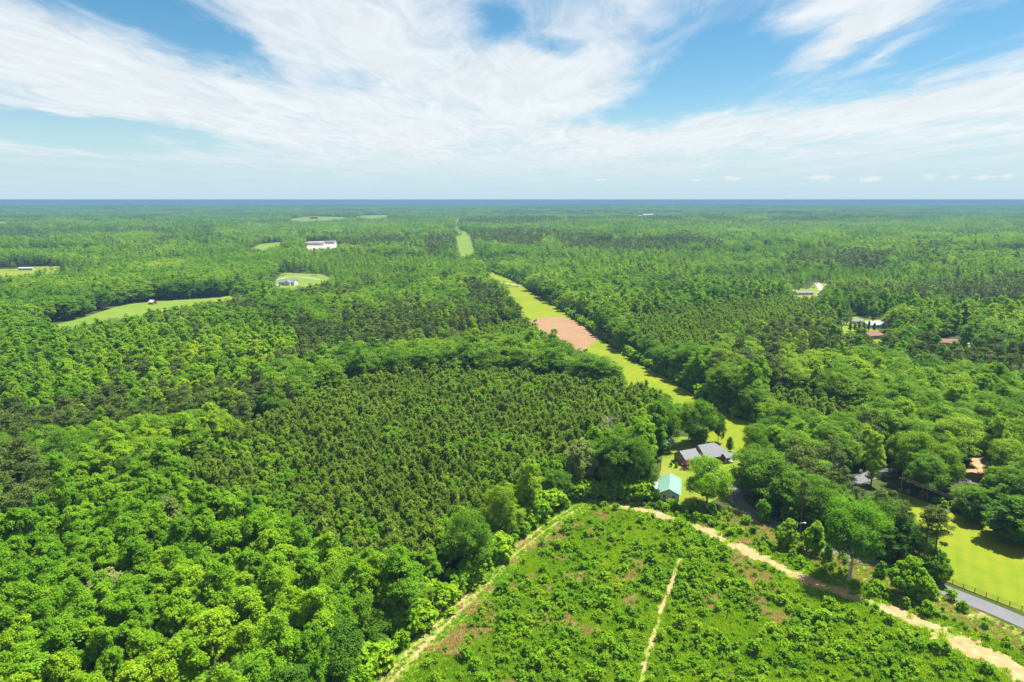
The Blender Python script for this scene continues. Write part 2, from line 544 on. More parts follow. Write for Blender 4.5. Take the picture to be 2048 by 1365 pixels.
class MB:
    """Collects boxes, prisms and tubes for one mesh."""

    def __init__(s):
        s.v = []; s.f = []

    def add(s, vs, fs):
        o = len(s.v); s.v += [tuple(v) for v in vs]; s.f += [tuple(i + o for i in f) for f in fs]; return s

    def box(s, x0, x1, y0, y1, z0, z1):
        vs = [(x0, y0, z0), (x1, y0, z0), (x1, y1, z0), (x0, y1, z0), (x0, y0, z1), (x1, y0, z1), (x1, y1, z1), (x0, y1, z1)]
        return s.add(vs, [(0, 3, 2, 1), (4, 5, 6, 7), (0, 1, 5, 4), (1, 2, 6, 5), (2, 3, 7, 6), (3, 0, 4, 7)])

    def tube(s, pts, rad, n=6):
        rings = []
        pts = [Vector(p) for p in pts]
        for i, p in enumerate(pts):
            d = (pts[min(i + 1, len(pts) - 1)] - pts[max(i - 1, 0)]).normalized()
            u = d.cross(Vector((0, 1, 0.1))); u = u.normalized() if u.length > 1e-4 else Vector((1, 0, 0))
            w = d.cross(u)
            r = rad[i] if hasattr(rad, '__len__') else rad
            rings.append([p + (u * math.cos(a) + w * math.sin(a)) * r for a in [2 * math.pi * k / n for k in range(n)]])
        vs = [q for rg in rings for q in rg]
        fs = []
        for i in range(len(pts) - 1):
            for k in range(n):
                fs.append((i * n + k, i * n + (k + 1) % n, (i + 1) * n + (k + 1) % n, (i + 1) * n + k))
        fs.append(tuple(range(n - 1, -1, -1))); fs.append(tuple((len(pts) - 1) * n + k for k in range(n)))
        return s.add(vs, fs)

    def mesh(s, name, mat):
        me = bpy.data.meshes.new(name)
        me.from_pydata(s.v, [], s.f)
        me.materials.append(MATS[mat])
        me.update()
        return me

    def build(s, name, mat, parent=None):
        return link(name, s.mesh(name, mat), parent)


def empty(name, loc, rz=0.0, scale=1.0):
    o = bpy.data.objects.new(name, None)
    COL.objects.link(o)
    o.location = loc; o.rotation_euler = (0, 0, rz); o.scale = (scale,) * 3
    o.empty_display_size = 0.5
    return o


# ------------------------------------------------------------------ the ground


def build_ground():
    rad = [0.0] + list(np.exp(np.arange(math.log(40), math.log(21000), 0.024)))
    na = 220
    ang = np.linspace(0, 2 * math.pi, na, endpoint=False)
    RR, AA = np.meshgrid(rad[1:], ang, indexing='ij')
    X = RR * np.sin(AA); Y = RR * np.cos(AA)
    V = np.stack([X.ravel(), Y.ravel(), terrain(X, Y).ravel()], 1)
    V = np.vstack([[0, 0, 0], V])
    f = []
    nr = len(rad) - 1
    i, j = np.meshgrid(np.arange(nr - 1), np.arange(na), indexing='ij')
    a = 1 + i * na + j; b = 1 + i * na + (j + 1) % na; c = 1 + (i + 1) * na + (j + 1) % na; d = 1 + (i + 1) * na + j
    Q = np.stack([a, b, c, d], -1).reshape(-1, 4)[:, ::-1]
    k = np.arange(na)
    T = np.stack([np.zeros(na, int), 1 + (k + 1) % na, 1 + k, 1 + k], 1)
    T = np.stack([np.zeros(na, int), 1 + (k + 1) % na, 1 + k], 1)
    me = bpy.data.meshes.new('ground')
    me.from_pydata(V.tolist(), [], Q.tolist() + T.tolist())
    me.materials.append(MATS['forest_floor'])
    me.polygons.foreach_set('use_smooth', np.ones(len(me.polygons), bool))
    me.update()
    o = link('ground', me)
    tag(o, kind='structure')


def sheet(name, pg, mat, dz, spacing=None, dirt=None):
    """A polygon of ground cover laid on the terrain."""
    pg = np.asarray(pg)
    # refine the outline and roughen it slightly
    ext = np.ptp(pg, axis=0).max()
    sp = spacing or max(1.5, ext / 60)
    out = []
    for i in range(len(pg)):
        a, b = pg[i], pg[(i + 1) % len(pg)]
        n = max(1, int(np.hypot(*(b - a)) / sp))
        for k in range(n):
            out.append(a + (b - a) * k / n)
    out = np.array(out)
    lo, hi = pg.min(0), pg.max(0)
    gx, gy = np.meshgrid(np.arange(lo[0], hi[0], sp), np.arange(lo[1], hi[1], sp))
    P = np.stack([gx.ravel(), gy.ravel()], 1)
    P = P[inside(pg, P)]
    P = P[dist_line(pg, P, True) > sp * 0.4]
    allp = np.vstack([out, P]) if len(P) else out
    no = len(out)
    vs = [Vector((float(x), float(y))) for x, y in allp]
    es = [(i, (i + 1) % no) for i in range(no)]
    r = geometry.delaunay_2d_cdt(vs, es, [], 1, 1e-4)
    vv = np.array([[v.x, v.y] for v in r[0]])
    z = terrain(vv[:, 0], vv[:, 1]) + dz
    fs = np.array([f for f in r[2] if len(f) == 3])
    # keep faces up
    a, b, c = vv[fs[:, 0]], vv[fs[:, 1]], vv[fs[:, 2]]
    cr = (b[:, 0] - a[:, 0]) * (c[:, 1] - a[:, 1]) - (b[:, 1] - a[:, 1]) * (c[:, 0] - a[:, 0])
    fs[cr < 0] = fs[cr < 0][:, ::-1]
    me = mesh_np(name, np.column_stack([vv, z]), fs, [mat], attrs={'dirt': dirt(vv)} if dirt else None, smooth=True)
    o = link(name, me)
    tag(o, kind='structure')
    return o


def ribbon(name, line, width, mat, dz):
    """A road or drive of even width along a smoothed line of ground points."""
    P = np.array(line, float)
    for _ in range(3):
        Q = [P[0]]
        for i in range(len(P) - 1):
            Q += [P[i] * 0.75 + P[i + 1] * 0.25, P[i] * 0.25 + P[i + 1] * 0.75]
        Q.append(P[-1]); P = np.array(Q)
    d = np.gradient(P, axis=0); d /= np.linalg.norm(d, axis=1)[:, None]
    nrm = np.stack([-d[:, 1], d[:, 0]], 1)
    A = P + nrm * width / 2; B = P - nrm * width / 2
    V = np.vstack([np.column_stack([A, terrain(*A.T) + dz]), np.column_stack([B, terrain(*B.T) + dz])])
    n = len(P)
    i = np.arange(n - 1)
    me = mesh_np(name, V, np.stack([i + n, i + n + 1, i + 1, i], 1), [mat], smooth=True)
    o = link(name, me)
    tag(o, kind='structure')
    return P


build_ground()

# --- the long cleared strip that runs to the horizon
strip_right = [(1545, 872, 0), (1530, 850, 0), (1480, 838, 0), (1420, 812, 0), (1385, 788, 0), (1330, 755, 0), (1262, 718, 0), (1222, 694, 0),
               (1200, 678, 0), (1150, 640, 0), (1110, 612, 0), (1068, 590, 0), (1045, 572, 0), (1020, 560, 0), (985, 544, 0)]
strip_left = [(966, 547, 10), (1003, 566, 14), (1022, 585, 15), (1035, 608, 14), (1052, 626, 12), (1098, 655, 10), (1130, 682, 10), (1150, 697, 10), (1190, 702, 12),
              (1225, 712, 13), (1255, 742, 13), (1290, 768, 7), (1350, 792, 8), (1418, 832, 14), (1440, 870, 4), (1452, 895, 0), (1490, 900, 0)]
PG = {}
PG['strip'] = poly(strip_right + strip_left)
PG['strip_far'] = poly([(949, 505, 0), (943, 485, 0), (937, 468, 0), (927, 462, 0), (919, 450, 0), (928, 438, 0), (934, 428, 0),
                        (921, 428, 8), (906, 445, 10), (906, 458, 12), (914, 472, 14), (917, 490, 14), (922, 509, 14), (935, 509, 14)])
PG['ploughed'] = poly([(1048, 623, 9), (1085, 626, 4), (1131, 635, 0), (1160, 648, 0), (1201, 679, 0), (1180, 690, 0), (1158, 699, 9), (1130, 684, 9), (1098, 657, 9)])
PG['left_field'] = poly([(60, 668, 0), (110, 650, 0), (160, 638, 0), (230, 615, 0), (260, 609, 0), (310, 603, 0), (400, 599, 0), (450, 594, 0), (500, 587, 0), (548, 575, 0), (548, 579, 5), (500, 592, 8), (440, 602, 10), (400, 605, 11), (330, 616, 11),
                         (270, 628, 11), (200, 642, 11), (120, 658, 10)])
PG['house_lawn'] = poly([(548, 576, 0), (552, 560, 0), (565, 546, 0), (640, 549, 0), (664, 557, 0), (640, 568, 8), (600, 576, 8), (560, 580, 6)])
PG['right_field'] = poly([(1762, 972, 0), (1800, 985, 0), (1850, 1004, 0), (1915, 1030, 0), (1990, 1045, 0), (2080, 1075, 0), (2230, 1120, 0), (2300, 1300, 0),
                          (2140, 1262, 0), (2048, 1226, 0), (1985, 1200, 0), (1935, 1180, 0), (1885, 1160, 0), (1860, 1110, 0), (1830, 1060, 0), (1780, 1000, 0)])
PG['yard'] = poly([(1325, 880, 0), (1360, 874, 0), (1410, 876, 0), (1440, 872, 0), (1470, 888, 0), (1490, 915, 0), (1492, 940, 0), (1478, 970, 0), (1462, 985, 0), (1430, 1000, 0), (1400, 1015, 0), (1330, 1010, 0),
                   (1305, 990, 0), (1322, 940, 0), (1325, 905, 0)])
PG['clear'] = poly([(300, 2000, 0), (560, 1600, 0), (690, 1430, 0), (745, 1365, 0), (800, 1300, 0), (860, 1245, 0), (925, 1185, 0), (985, 1130, 0), (1050, 1065, 0), (1120, 1015, 0), (1170, 992, 0),
                    (1240, 1003, 0), (1310, 1012, 0), (1400, 1022, 0), (1450, 1025, 0), (1475, 1020, 0), (1530, 1050, 0), (1620, 1088, 0), (1720, 1125, 0), (1820, 1163, 0), (1900, 1200, 0),
                    (1975, 1230, 0), (2048, 1265, 0), (2180, 1330, 0), (2330, 1400, 0), (2700, 1600, 0), (3000, 2000, 0)])
PG['soil_patch'] = poly([(1908, 945, 0), (1930, 930, 3), (1950, 908, 0), (1972, 912, 0), (1982, 935, 0), (1960, 960, 0), (1925, 962, 0)])
PG['yard_a'] = poly([(1572, 588, 0), (1592, 576, 0), (1616, 579, 0), (1632, 566, 0), (1660, 569, 0), (1650, 582, 0), (1632, 597, 6), (1584, 598, 4)])
PG['yard_b'] = poly([(1676, 657, 6), (1694, 640, 0), (1712, 633, 0), (1726, 640, 0), (1762, 640, 0), (1766, 652, 0), (1752, 658, 0), (1776, 676, 0), (1748, 686, 4), (1722, 676, 2), (1716, 662, 0), (1696, 664, 4)])
PG['yard_c'] = poly([(1872, 692, 6), (1880, 678, 0), (1902, 682, 0), (1924, 676, 0), (1952, 684, 0), (1946, 693, 4), (1920, 696, 4), (1900, 699, 6)])
PG['yard_d'] = poly([(1932, 632, 4), (1932, 612, 0), (1948, 612, 0), (1952, 632, 4)])
PG['yard_e'] = poly([(-40, 552, 10), (-40, 540, 0), (40, 538, 0), (70, 534, 0), (120, 533, 0), (118, 545, 12), (40, 549, 10)])
PG['hill_field'] = poly([(568, 442, 12), (580, 438, 0), (625, 433, 0), (700, 435, 0), (690, 441, 12), (620, 446, 12)])
PG['hill_field_b'] = poly([(700, 437, 10), (730, 431, 0), (780, 430, 0), (780, 436, 10), (740, 440, 10)])
PG['slope_field'] = poly([(480, 498, 12), (520, 489, 0), (560, 485, 0), (562, 489, 12), (525, 498, 12)])
PG['campus'] = poly([(612, 497, 10), (615, 484, 0), (672, 482, 0), (676, 492, 10), (640, 500, 10)])
PG['far_bit_a'] = poly([(83, 435, 10), (90, 431, 0), (130, 430, 0), (128, 434, 10)])
PG['far_bit_b'] = poly([(-30, 450, 10), (-30, 442, 0), (22, 444, 0), (15, 449, 10)])
PG['far_bit_c'] = poly([(198, 424, 10), (205, 420, 0), (235, 420, 0), (232, 424, 10)])
PG['far_bit_d'] = poly([(1270, 438, 9), (1272, 432, 0), (1312, 432, 0), (1310, 438, 9)])
PG['far_bit_e'] = poly([(1680, 476, 12), (1684, 469, 0), (1702, 470, 0), (1700, 477, 12)])
PG['far_bit_f'] = poly([(1695, 463, 12), (1702, 458, 0), (1722, 459, 0), (1716, 464, 12)])
PG['church_yard'] = poly([(515, 463, 6), (515, 459, 0), (537, 459, 0), (537, 463, 6)])

road_px = [(2200, 1318), (2100, 1270), (2048, 1246), (1986, 1219), (1904, 1187), (1830, 1157), (1740, 1124), (1640, 1087), (1560, 1056), (1505, 1028), (1478, 1008), (1466, 994), (1474, 983), (1510, 978),
           (1580, 978), (1650, 974), (1720, 960), (1760, 945), (1795, 930), (1860, 915)]
ROAD = np.array([hit(*p) for p in road_px])
DRIVE = np.array([hit(*p) for p in [(1472, 985), (1458, 968), (1440, 955), (1420, 940), (1402, 932), (1392, 926)]])
FAR_ROAD = np.array([hit(*p) for p in [(985, 563), (1010, 567), (1030, 571), (1045, 571), (1056, 569)]])
trackL = np.array([hit(*p) for p in [(1175, 1002), (1130, 1030), (1085, 1060), (1020, 1110), (985, 1150), (930, 1205), (850, 1280), (770, 1365), (700, 1440)]])
trackR = np.array([hit(*p) for p in [(1170, 1000), (1230, 1010), (1290, 1022), (1350, 1040), (1410, 1062), (1460, 1085), (1510, 1112), (1570, 1142), (1640, 1170), (1720, 1198), (1800, 1230), (1880, 1265), (1960, 1305), (2048, 1352), (2200, 1420)]])
trackM = np.array([hit(*p) for p in [(1362, 1118), (1350, 1145), (1338, 1185), (1322, 1220), (1312, 1260), (1295, 1310), (1282, 1365), (1275, 1420)]])
VERGE = np.array([hit(*p) for p in [(1475, 1025), (1530, 1052), (1620, 1092), (1720, 1130), (1820, 1170), (1900, 1206), (1975, 1238), (2048, 1268)]])


def dirt(P):
    n = vnoise(P, 6, 3) * 0.6 + vnoise(P, 2.5, 4) * 0.4; n2 = vnoise(P, 16, 5)
    dl = dist_line(trackL, P)
    a = np.maximum(np.exp(-((dl - 1.1) / 0.7) ** 2) * (0.30 + 0.5 * n2), np.exp(-(dl / 2.4) ** 2) * 0.85 * (n2 - 0.25))
    w = 1.0 + sstep(70, 130, P[:, 0]) * 0.9
    b = np.exp(-(dist_line(trackR, P) / (2.4 * w + 3.4 * n2)) ** 2) * (0.10 + 0.95 * n)
    c = np.exp(-(dist_line(trackM, P) / 1.0) ** 2) * (0.36 + 0.55 * n)
    d = np.exp(-(dist_line(VERGE, P) / 4.5) ** 2) * (0.12 + 0.55 * n)
    return np.clip(np.maximum.reduce([a, b, c, d]), 0, 1.2)


sheet('field', PG['strip'], 'meadow', 0.06)
sheet('field', PG['strip_far'], 'far_meadow', 0.25)
sheet('field', PG['ploughed'], 'ploughed', 0.14)
sheet('field', PG['left_field'], 'far_meadow', 0.12)
sheet('lawn', PG['house_lawn'], 'far_meadow', 0.12)
sheet('field', PG['right_field'], 'meadow', 0.03, 3.0)
sheet('lawn', PG['yard'], 'lawn', 0.034, 1.5)
sheet('field', PG['clear'], 'clearing', 0.02, 0.8, dirt)
sheet('bare_soil', PG['soil_patch'], 'bare_soil', 0.03)
for k in ('yard_a', 'yard_b', 'yard_c', 'yard_d', 'yard_e'):
    sheet('lawn', PG[k], 'lawn', 0.12)
for k in ('hill_field', 'hill_field_b', 'slope_field', 'far_bit_b', 'far_bit_e', 'far_bit_f', 'church_yard'):
    sheet('field', PG[k], 'far_meadow', 0.35)
sheet('parking', PG['campus'], 'concrete', 0.35)
for k in ('far_bit_a', 'far_bit_c', 'far_bit_d'):
    sheet('bare_soil', PG[k], 'bare_soil', 0.35)
ROADS = ribbon('road', ROAD, 5.6, 'asphalt', 0.05)
DRIVES = ribbon('driveway', DRIVE, 3.6, 'concrete', 0.062)
ribbon('track', FAR_ROAD, 5.0, 'concrete', 0.2)
ribbon('driveway', np.array([hit(*p) for p in [(1630, 600), (1640, 590), (1645, 580), (1636, 570), (1632, 566)]]), 7.0, 'concrete', 0.2)
ribbon('driveway', np.array([hit(*p) for p in [(1900, 962), (1925, 962), (1950, 965), (1985, 960)]]), 3.5, 'asphalt', 0.05)
ribbon('track', np.array([hit(*p) for p in [(556, 560), (575, 554), (600, 554), (640, 560)]]), 4.0, 'concrete', 0.25)

# ------------------------------------------------------------------ tree shapes


def unit(v):
    return v / np.maximum(np.linalg.norm(v, axis=-1, keepdims=True), 1e-9)


def leaves(rng, C, NRM, a, b, spread=0.65, jit=0.35):
    """Diamond leaves at C facing roughly NRM; a, b half length and half width."""
    n = len(C)
    nn = unit(NRM + rng.normal(0, spread, (n, 3)))
    t = unit(np.cross(nn, rng.normal(0, 1, (n, 3))))
    w = np.cross(nn, t)
    s = (1 + rng.uniform(-jit, jit, (n, 1)))
    A = a * s; B = b * s
    V = np.stack([C + t * A, C + w * B, C - t * A, C - w * B], 1).reshape(-1, 3)
    Fc = np.arange(4 * n).reshape(n, 4)
    return V, Fc


def clump_leaves(rng, centers, radii, outward, per, flat=0.75):
    m = len(centers)
    d = unit(rng.normal(0, 1, (m, per, 3)))
    d[..., 2] = np.where(rng.random((m, per)) < 0.75, np.abs(d[..., 2]), d[..., 2])
    rr = radii[:, None, None] * rng.uniform(0.45, 1.05, (m, per, 1))
    P = centers[:, None, :] + d * rr * np.array([1, 1, flat])
    nrm = d * 0.8 + outward[:, None, :] * 0.35 + np.array([0, 0, 0.65])
    tint = np.repeat(np.clip(rng.normal(0.5, 0.22, (m, 1)), 0, 1), per, 1) + rng.uniform(-0.25, 0.25, (m, per))
    return P.reshape(-1, 3), unit(nrm.reshape(-1, 3)), tint.reshape(-1)


def shape_round(rng, H, Rr, lod, leaf=0.265, dense=1.0, lift=0.0):
    """Spreading broadleaf crown: big lobes, each covered in leaf clumps."""
    lobes = [(np.array([rng.normal(0, 0.3), rng.normal(0, 0.3), H * 0.80]), Rr * 0.56)]
    for (zf, rad, n, lr) in ((0.66, 0.50, 5, 0.50), (0.50, 0.62, 6, 0.44), (0.38, 0.48, 4, 0.36)):
        a0 = rng.uniform(0, 6.28)
        for k in range(n):
            a = a0 + 6.283 * k / n + rng.normal(0, 0.25)
            q = rad * Rr * rng.uniform(0.75, 1.15)
            lobes.append((np.array([math.cos(a) * q, math.sin(a) * q, H * (lift + (1 - lift) * (zf + rng.normal(0, 0.065)))]), Rr * lr * rng.uniform(0.75, 1.25)))
    return finish_crown(rng, lobes, np.array([0, 0, H * 0.5]), lod, leaf, H, 0.85, dense)


def shape_tall(rng, H, Rr, lod, leaf=0.26, dense=1.0):
    """Upright oval to conical broadleaf crown."""
    lobes = [(np.array([rng.normal(0, 0.2), rng.normal(0, 0.2), H * 0.91]), Rr * 0.42)]
    for zf, rad, n, lr in ((0.80, 0.36, 3, 0.44), (0.67, 0.52, 5, 0.44), (0.53, 0.60, 5, 0.44), (0.40, 0.58, 5, 0.40), (0.29, 0.45, 4, 0.34)):
        a0 = rng.uniform(0, 6.28)
        for k in range(n):
            a = a0 + 6.283 * k / n + rng.normal(0, 0.25)
            q = rad * Rr * rng.uniform(0.7, 1.2)
            lobes.append((np.array([math.cos(a) * q, math.sin(a) * q, H * (zf + rng.normal(0, 0.06))]), Rr * lr * rng.uniform(0.75, 1.3)))
    return finish_crown(rng, lobes, np.array([0, 0, H * 0.45]), lod, leaf, H, 1.15, dense)


def finish_crown(rng, lobes, mid, lod, leaf, H, flat=0.8, dense=1.0):
    m, per, ls = {0: (21, 58, 1.0), 1: (13, 24, 1.7), 2: (6, 9, 2.7), 3: (3, 4, 4.4)}[lod]
    m, per = int(m * dense ** 0.5), int(per * dense ** 0.5)
    C, Rd, O = [], [], []
    for c, r in lobes:
        out = unit(c - mid)
        d = unit(rng.normal(0, 1, (m, 3)) + out * 0.7 + np.array([0, 0, 0.35]))
        C.append(c + d * r * rng.uniform(0.62, 1.06, (m, 1)) * np.array([1, 1, 0.9])); O.append(d)
        Rd.append(np.full(m, r) * rng.uniform(0.30, 0.46, m) * (1.0 if lod < 2 else 1.3))
    C = np.vstack(C); O = np.vstack(O); Rd = np.concatenate(Rd)
    P, nn, t = clump_leaves(rng, C, Rd, O, per, flat)
    V, Fc = leaves(rng, P, nn, leaf * ls * 0.62, leaf * ls * 0.42, (0.5, 0.42, 0.5, 0.65)[lod])
    if lod == 0:
        tips = C[rng.permutation(len(C))[:14]]
    else:
        tips = C[:0]
    return V, Fc, np.repeat(t, 4), tips


def shape_pine(rng, H, Rr, lod):
    nb = {0: 26, 1: 16, 2: 7, 3: 4}[lod]
    per = {0: 85, 1: 26, 2: 8, 3: 5}[lod]
    ls = {0: 1.0, 1: 1.9, 2: 3.6, 3: 4.4}[lod]
    z = H * (0.50 + 0.49 * np.sort(rng.random(nb)) ** 0.8)
    fr = (z / H - 0.5) / 0.5
    rad = Rr * np.where(fr < 0.35, 0.55 + fr, 1.0 - ((fr - 0.35) / 0.65) ** 1.6 * 0.85) * rng.uniform(0.6, 1.1, nb)
    a = np.cumsum(rng.uniform(1.8, 2.9, nb))
    C = np.stack([np.cos(a) * rad * 0.72, np.sin(a) * rad * 0.72, z], 1)
    O = unit(np.stack([np.cos(a), np.sin(a), 0.4 + 0 * a], 1))
    P, nn, t = clump_leaves(rng, C, Rr * rng.uniform(0.30, 0.5, nb), O, per, 0.6)
    V, Fc = leaves(rng, P, nn, 0.36 * ls, 0.10 * ls, 0.8)
    return V, Fc, np.repeat(t, 4), C[::2] if lod == 0 else C[:0]


def shape_young(rng, H, Rr, lod):
    nw, nbr, nt, per, ls = {0: (14, 7, 3, 6, 1.0), 1: (10, 6, 2, 5, 1.4), 2: (6, 5, 1, 4, 2.4), 3: (3, 3, 1, 2, 4)}[lod]
    P, Nn, T = [], [], []
    for w in range(nw):
        f = (w + 0.5) / nw
        z = H * (0.10 + 0.88 * f)
        rr = Rr * (1.0 - f * 0.96) ** 0.55 * rng.uniform(0.75, 1.2)
        a0 = rng.uniform(0, 6.28)
        for b in range(nbr):
            a = a0 + 6.283 * b / nbr + rng.normal(0, 0.4)
            d = np.array([math.cos(a), math.sin(a), 0.75])
            tn = rng.uniform(0, 1)
            for t in range(nt):
                q = rr * (t + 0.8) / nt
                c = np.array([d[0] * q, d[1] * q, z + d[2] * q])
                for _ in range(per):
                    P.append(c + rng.normal(0, 0.16 * ls ** 0.5, 3)); Nn.append(np.array([-d[0] * 0.4, -d[1] * 0.4, 0.9])); T.append(tn + rng.uniform(-.2, .2))
    for _ in range(int(14 / ls)):
        P.append(np.array([rng.normal(0, 0.1), rng.normal(0, 0.1), H * rng.uniform(0.94, 1.06)])); Nn.append(np.array([rng.normal(), rng.normal(), 0.2])); T.append(0.7)
    P = np.array(P); Nn = unit(np.array(Nn))
    n = len(P)
    # needles point up and outward
    nn = unit(Nn + rng.normal(0, 0.7, (n, 3)))
    up = np.array([0, 0, 1.0]) + rng.normal(0, 0.45, (n, 3))
    t = unit(up - nn * np.sum(up * nn, 1, keepdims=True)); w = np.cross(nn, t)
    A = 0.34 * ls * rng.uniform(0.7, 1.3, (n, 1)); B = 0.105 * ls * rng.uniform(0.7, 1.3, (n, 1))
    V = np.stack([P + t * A, P + w * B, P - t * A, P - w * B], 1).reshape(-1, 3)
    return V, np.arange(4 * n).reshape(n, 4), np.repeat(np.clip(T, 0, 1), 4), np.zeros((0, 3))


def shape_shrub(rng, H, Rr, lod):
    nl = 9
    lobes = []
    for k in range(nl):
        a = rng.uniform(0, 6.28); q = Rr * rng.uniform(0.0, 0.62); z = H * rng.uniform(0.18, 0.82) * (1 - 0.35 * q / Rr)
        lobes.append((np.array([math.cos(a) * q, math.sin(a) * q, z]), Rr * rng.uniform(0.30, 0.48)))
    m, per, ls = {0: (8, 9, 1.0), 1: (5, 5, 1.7)}[min(lod, 1)]
    C, Rd, O = [], [], []
    for c, r in lobes:
        d = unit(rng.normal(0, 1, (m, 3)) + np.array([0, 0, 0.5]))
        C.append(c + d * r); O.append(d); Rd.append(np.full(m, r * 0.5))
    P, nn, t = clump_leaves(rng, np.vstack(C), np.concatenate(Rd), np.vstack(O), per, 0.9)
    P[:, 2] = np.maximum(P[:, 2], 0.05)
    V, Fc = leaves(rng, P, nn, 0.21 * ls, 0.145 * ls, 0.6)
    return V, Fc, np.repeat(t, 4), np.zeros((0, 3))


def shape_tuft(rng, H, n=46, spread=0.55):
    a = rng.uniform(0, 6.28, n); q = spread * np.sqrt(rng.random(n))
    base = np.stack([np.cos(a) * q, np.sin(a) * q, 0 * a], 1)
    top = base + np.stack([rng.normal(0, 0.22, n), rng.normal(0, 0.22, n), H * rng.uniform(0.5, 1.1, n)], 1)
    w = unit(np.stack([rng.normal(0, 1, n), rng.normal(0, 1, n), 0 * a], 1)) * 0.05
    mid = base * 0.45 + top * 0.55 + np.array([0, 0, 0.05])
    V = np.stack([base - w * 0.6, base + w * 0.6, mid + w, top, mid - w], 1).reshape(-1, 3)
    Q = np.arange(5 * n).reshape(n, 5)
    tri = np.vstack([Q[:, [0, 1, 2]], Q[:, [0, 2, 4]], Q[:, [4, 2, 3]]])
    return V, tri, np.repeat(rng.random(n), 5)


def trunk_mb(rng, H, r0, top=0.8, tips=(), lean=0.3, limbs=0):
    mb = MB()
    n = 6
    off = rng.normal(0, lean, (n, 2)).cumsum(0) * 0.25
    off[0] = 0
    pts = [(off[i][0], off[i][1], H * top * i / (n - 1) - (0.3 if i == 0 else 0)) for i in range(n)]
    rad = [r0 * (1.25 if i == 0 else 1 - 0.78 * i / (n - 1)) for i in range(n)]
    mb.tube(pts, rad, 7)
    for t in tips:
        z0 = max(0.22 * H, t[2] - np.hypot(t[0], t[1]) * 1.1 - 0.6)
        z0 = min(z0, H * top * 0.95)
        f = z0 / (H * top) * (n - 1); i = int(min(f, n - 2)); u = f - i
        p0 = np.array(pts[i]) * (1 - u) + np.array(pts[i + 1]) * u
        p1 = np.array(t)
        md = p0 * 0.45 + p1 * 0.55 + np.array([0, 0, -0.25])
        mb.tube([p0, md, p1], [r0 * 0.34, r0 * 0.2, r0 * 0.06], 4)
    return mb


PROTO = {}       # kind -> list of dicts(crown mesh, trunk mesh, joined meshes per lod, H, R)
rng0 = np.random.default_rng(11)


def join_mesh(name, parts, mats):
    """parts: list of (V, tri/quad faces list, material index, tint)."""
    vs, fs, mi, tt = [], [], [], []
    o = 0
    for V, Fc, k, t in parts:
        V = np.asarray(V)
        vs.append(V); fs += [tuple(int(i) + o for i in f) for f in Fc]; mi += [k] * len(Fc); tt.append(np.asarray(t)); o += len(V)
    me = bpy.data.meshes.new(name)
    me.from_pydata(np.vstack(vs).tolist(), [], fs)
    me.polygons.foreach_set('material_index', np.array(mi, np.int32))
    for m in mats:
        me.materials.append(MATS[m])
    a = me.attributes.new('tint', 'FLOAT', 'POINT'); a.data.foreach_set('value', np.concatenate(tt).astype(np.float32))
    me.update()
    return me


SPEC = {  # kind: (shape function, H range, R range, leaf material, bark, trunk radius, trunk top, number, limbs)
    'round': (shape_round, (18, 22), (4.9, 6.0), 'leaf_round', 'bark', 0.36, 0.72, 7),
    'tall': (shape_tall, (19, 24), (3.3, 4.3), 'leaf_tall', 'bark', 0.28, 0.85, 7),
    'pine': (shape_pine, (19, 23), (2.9, 3.6), 'needle_pine', 'bark', 0.26, 0.96, 4),
    'young': (shape_young, (8.0, 10.0), (1.6, 1.95), 'needle_young', 'bark', 0.11, 0.95, 6),
    'shrub': (shape_shrub, (2.6, 3.4), (1.25, 1.6), 'leaf_shrub', 'bark', 0.04, 0.6, 7),
}


def make_protos():
    for kind, (fn, hr, rr, lm, bm, r0, top, num) in SPEC.items():
        PROTO[kind] = []
        for k in range(num):
            rng = np.random.default_rng(100 * len(kind) + 17 * k + sum(map(ord, kind)))
            H = rng.uniform(*hr); Rr = rng.uniform(*rr)
            d = {'H': H, 'R': Rr}
            st = rng.bit_generator.state
            V, Fc, t, tips = fn(rng, H, Rr, 0)
            d['crown'] = mesh_np('crown_' + kind, V, Fc, [lm], attrs={'tint': t})
            mb = trunk_mb(rng, H, r0, top, tips)
            d['trunk'] = mb.mesh('trunk_' + kind, bm)
            d['lod'] = {0: join_mesh('tree_' + kind, [(V, Fc, 0, t), (mb.v, mb.f, 1, np.zeros(len(mb.v)))], [lm, bm])}
            for lod in (1, 2):
                r2 = np.random.default_rng(5); r2.bit_generator.state = st
                V, Fc, t, tips = fn(r2, H, Rr, lod)
                if kind == 'shrub' and lod == 2:
                    continue
                mb = trunk_mb(r2, H, r0, top)
                d['lod'][lod] = join_mesh('tree_%s_%d' % (kind, lod), [(V, Fc, 0, t), (mb.v, mb.f, 1, np.zeros(len(mb.v)))], [lm, bm])
            PROTO[kind].append(d)


make_protos()


def hidden_collection(name, meshes):
    c = bpy.data.collections.new(name)
    for i, me in enumerate(meshes):
        o = bpy.data.objects.new('%s_%03d' % (name, i), me)
        c.objects.link(o)
    return c


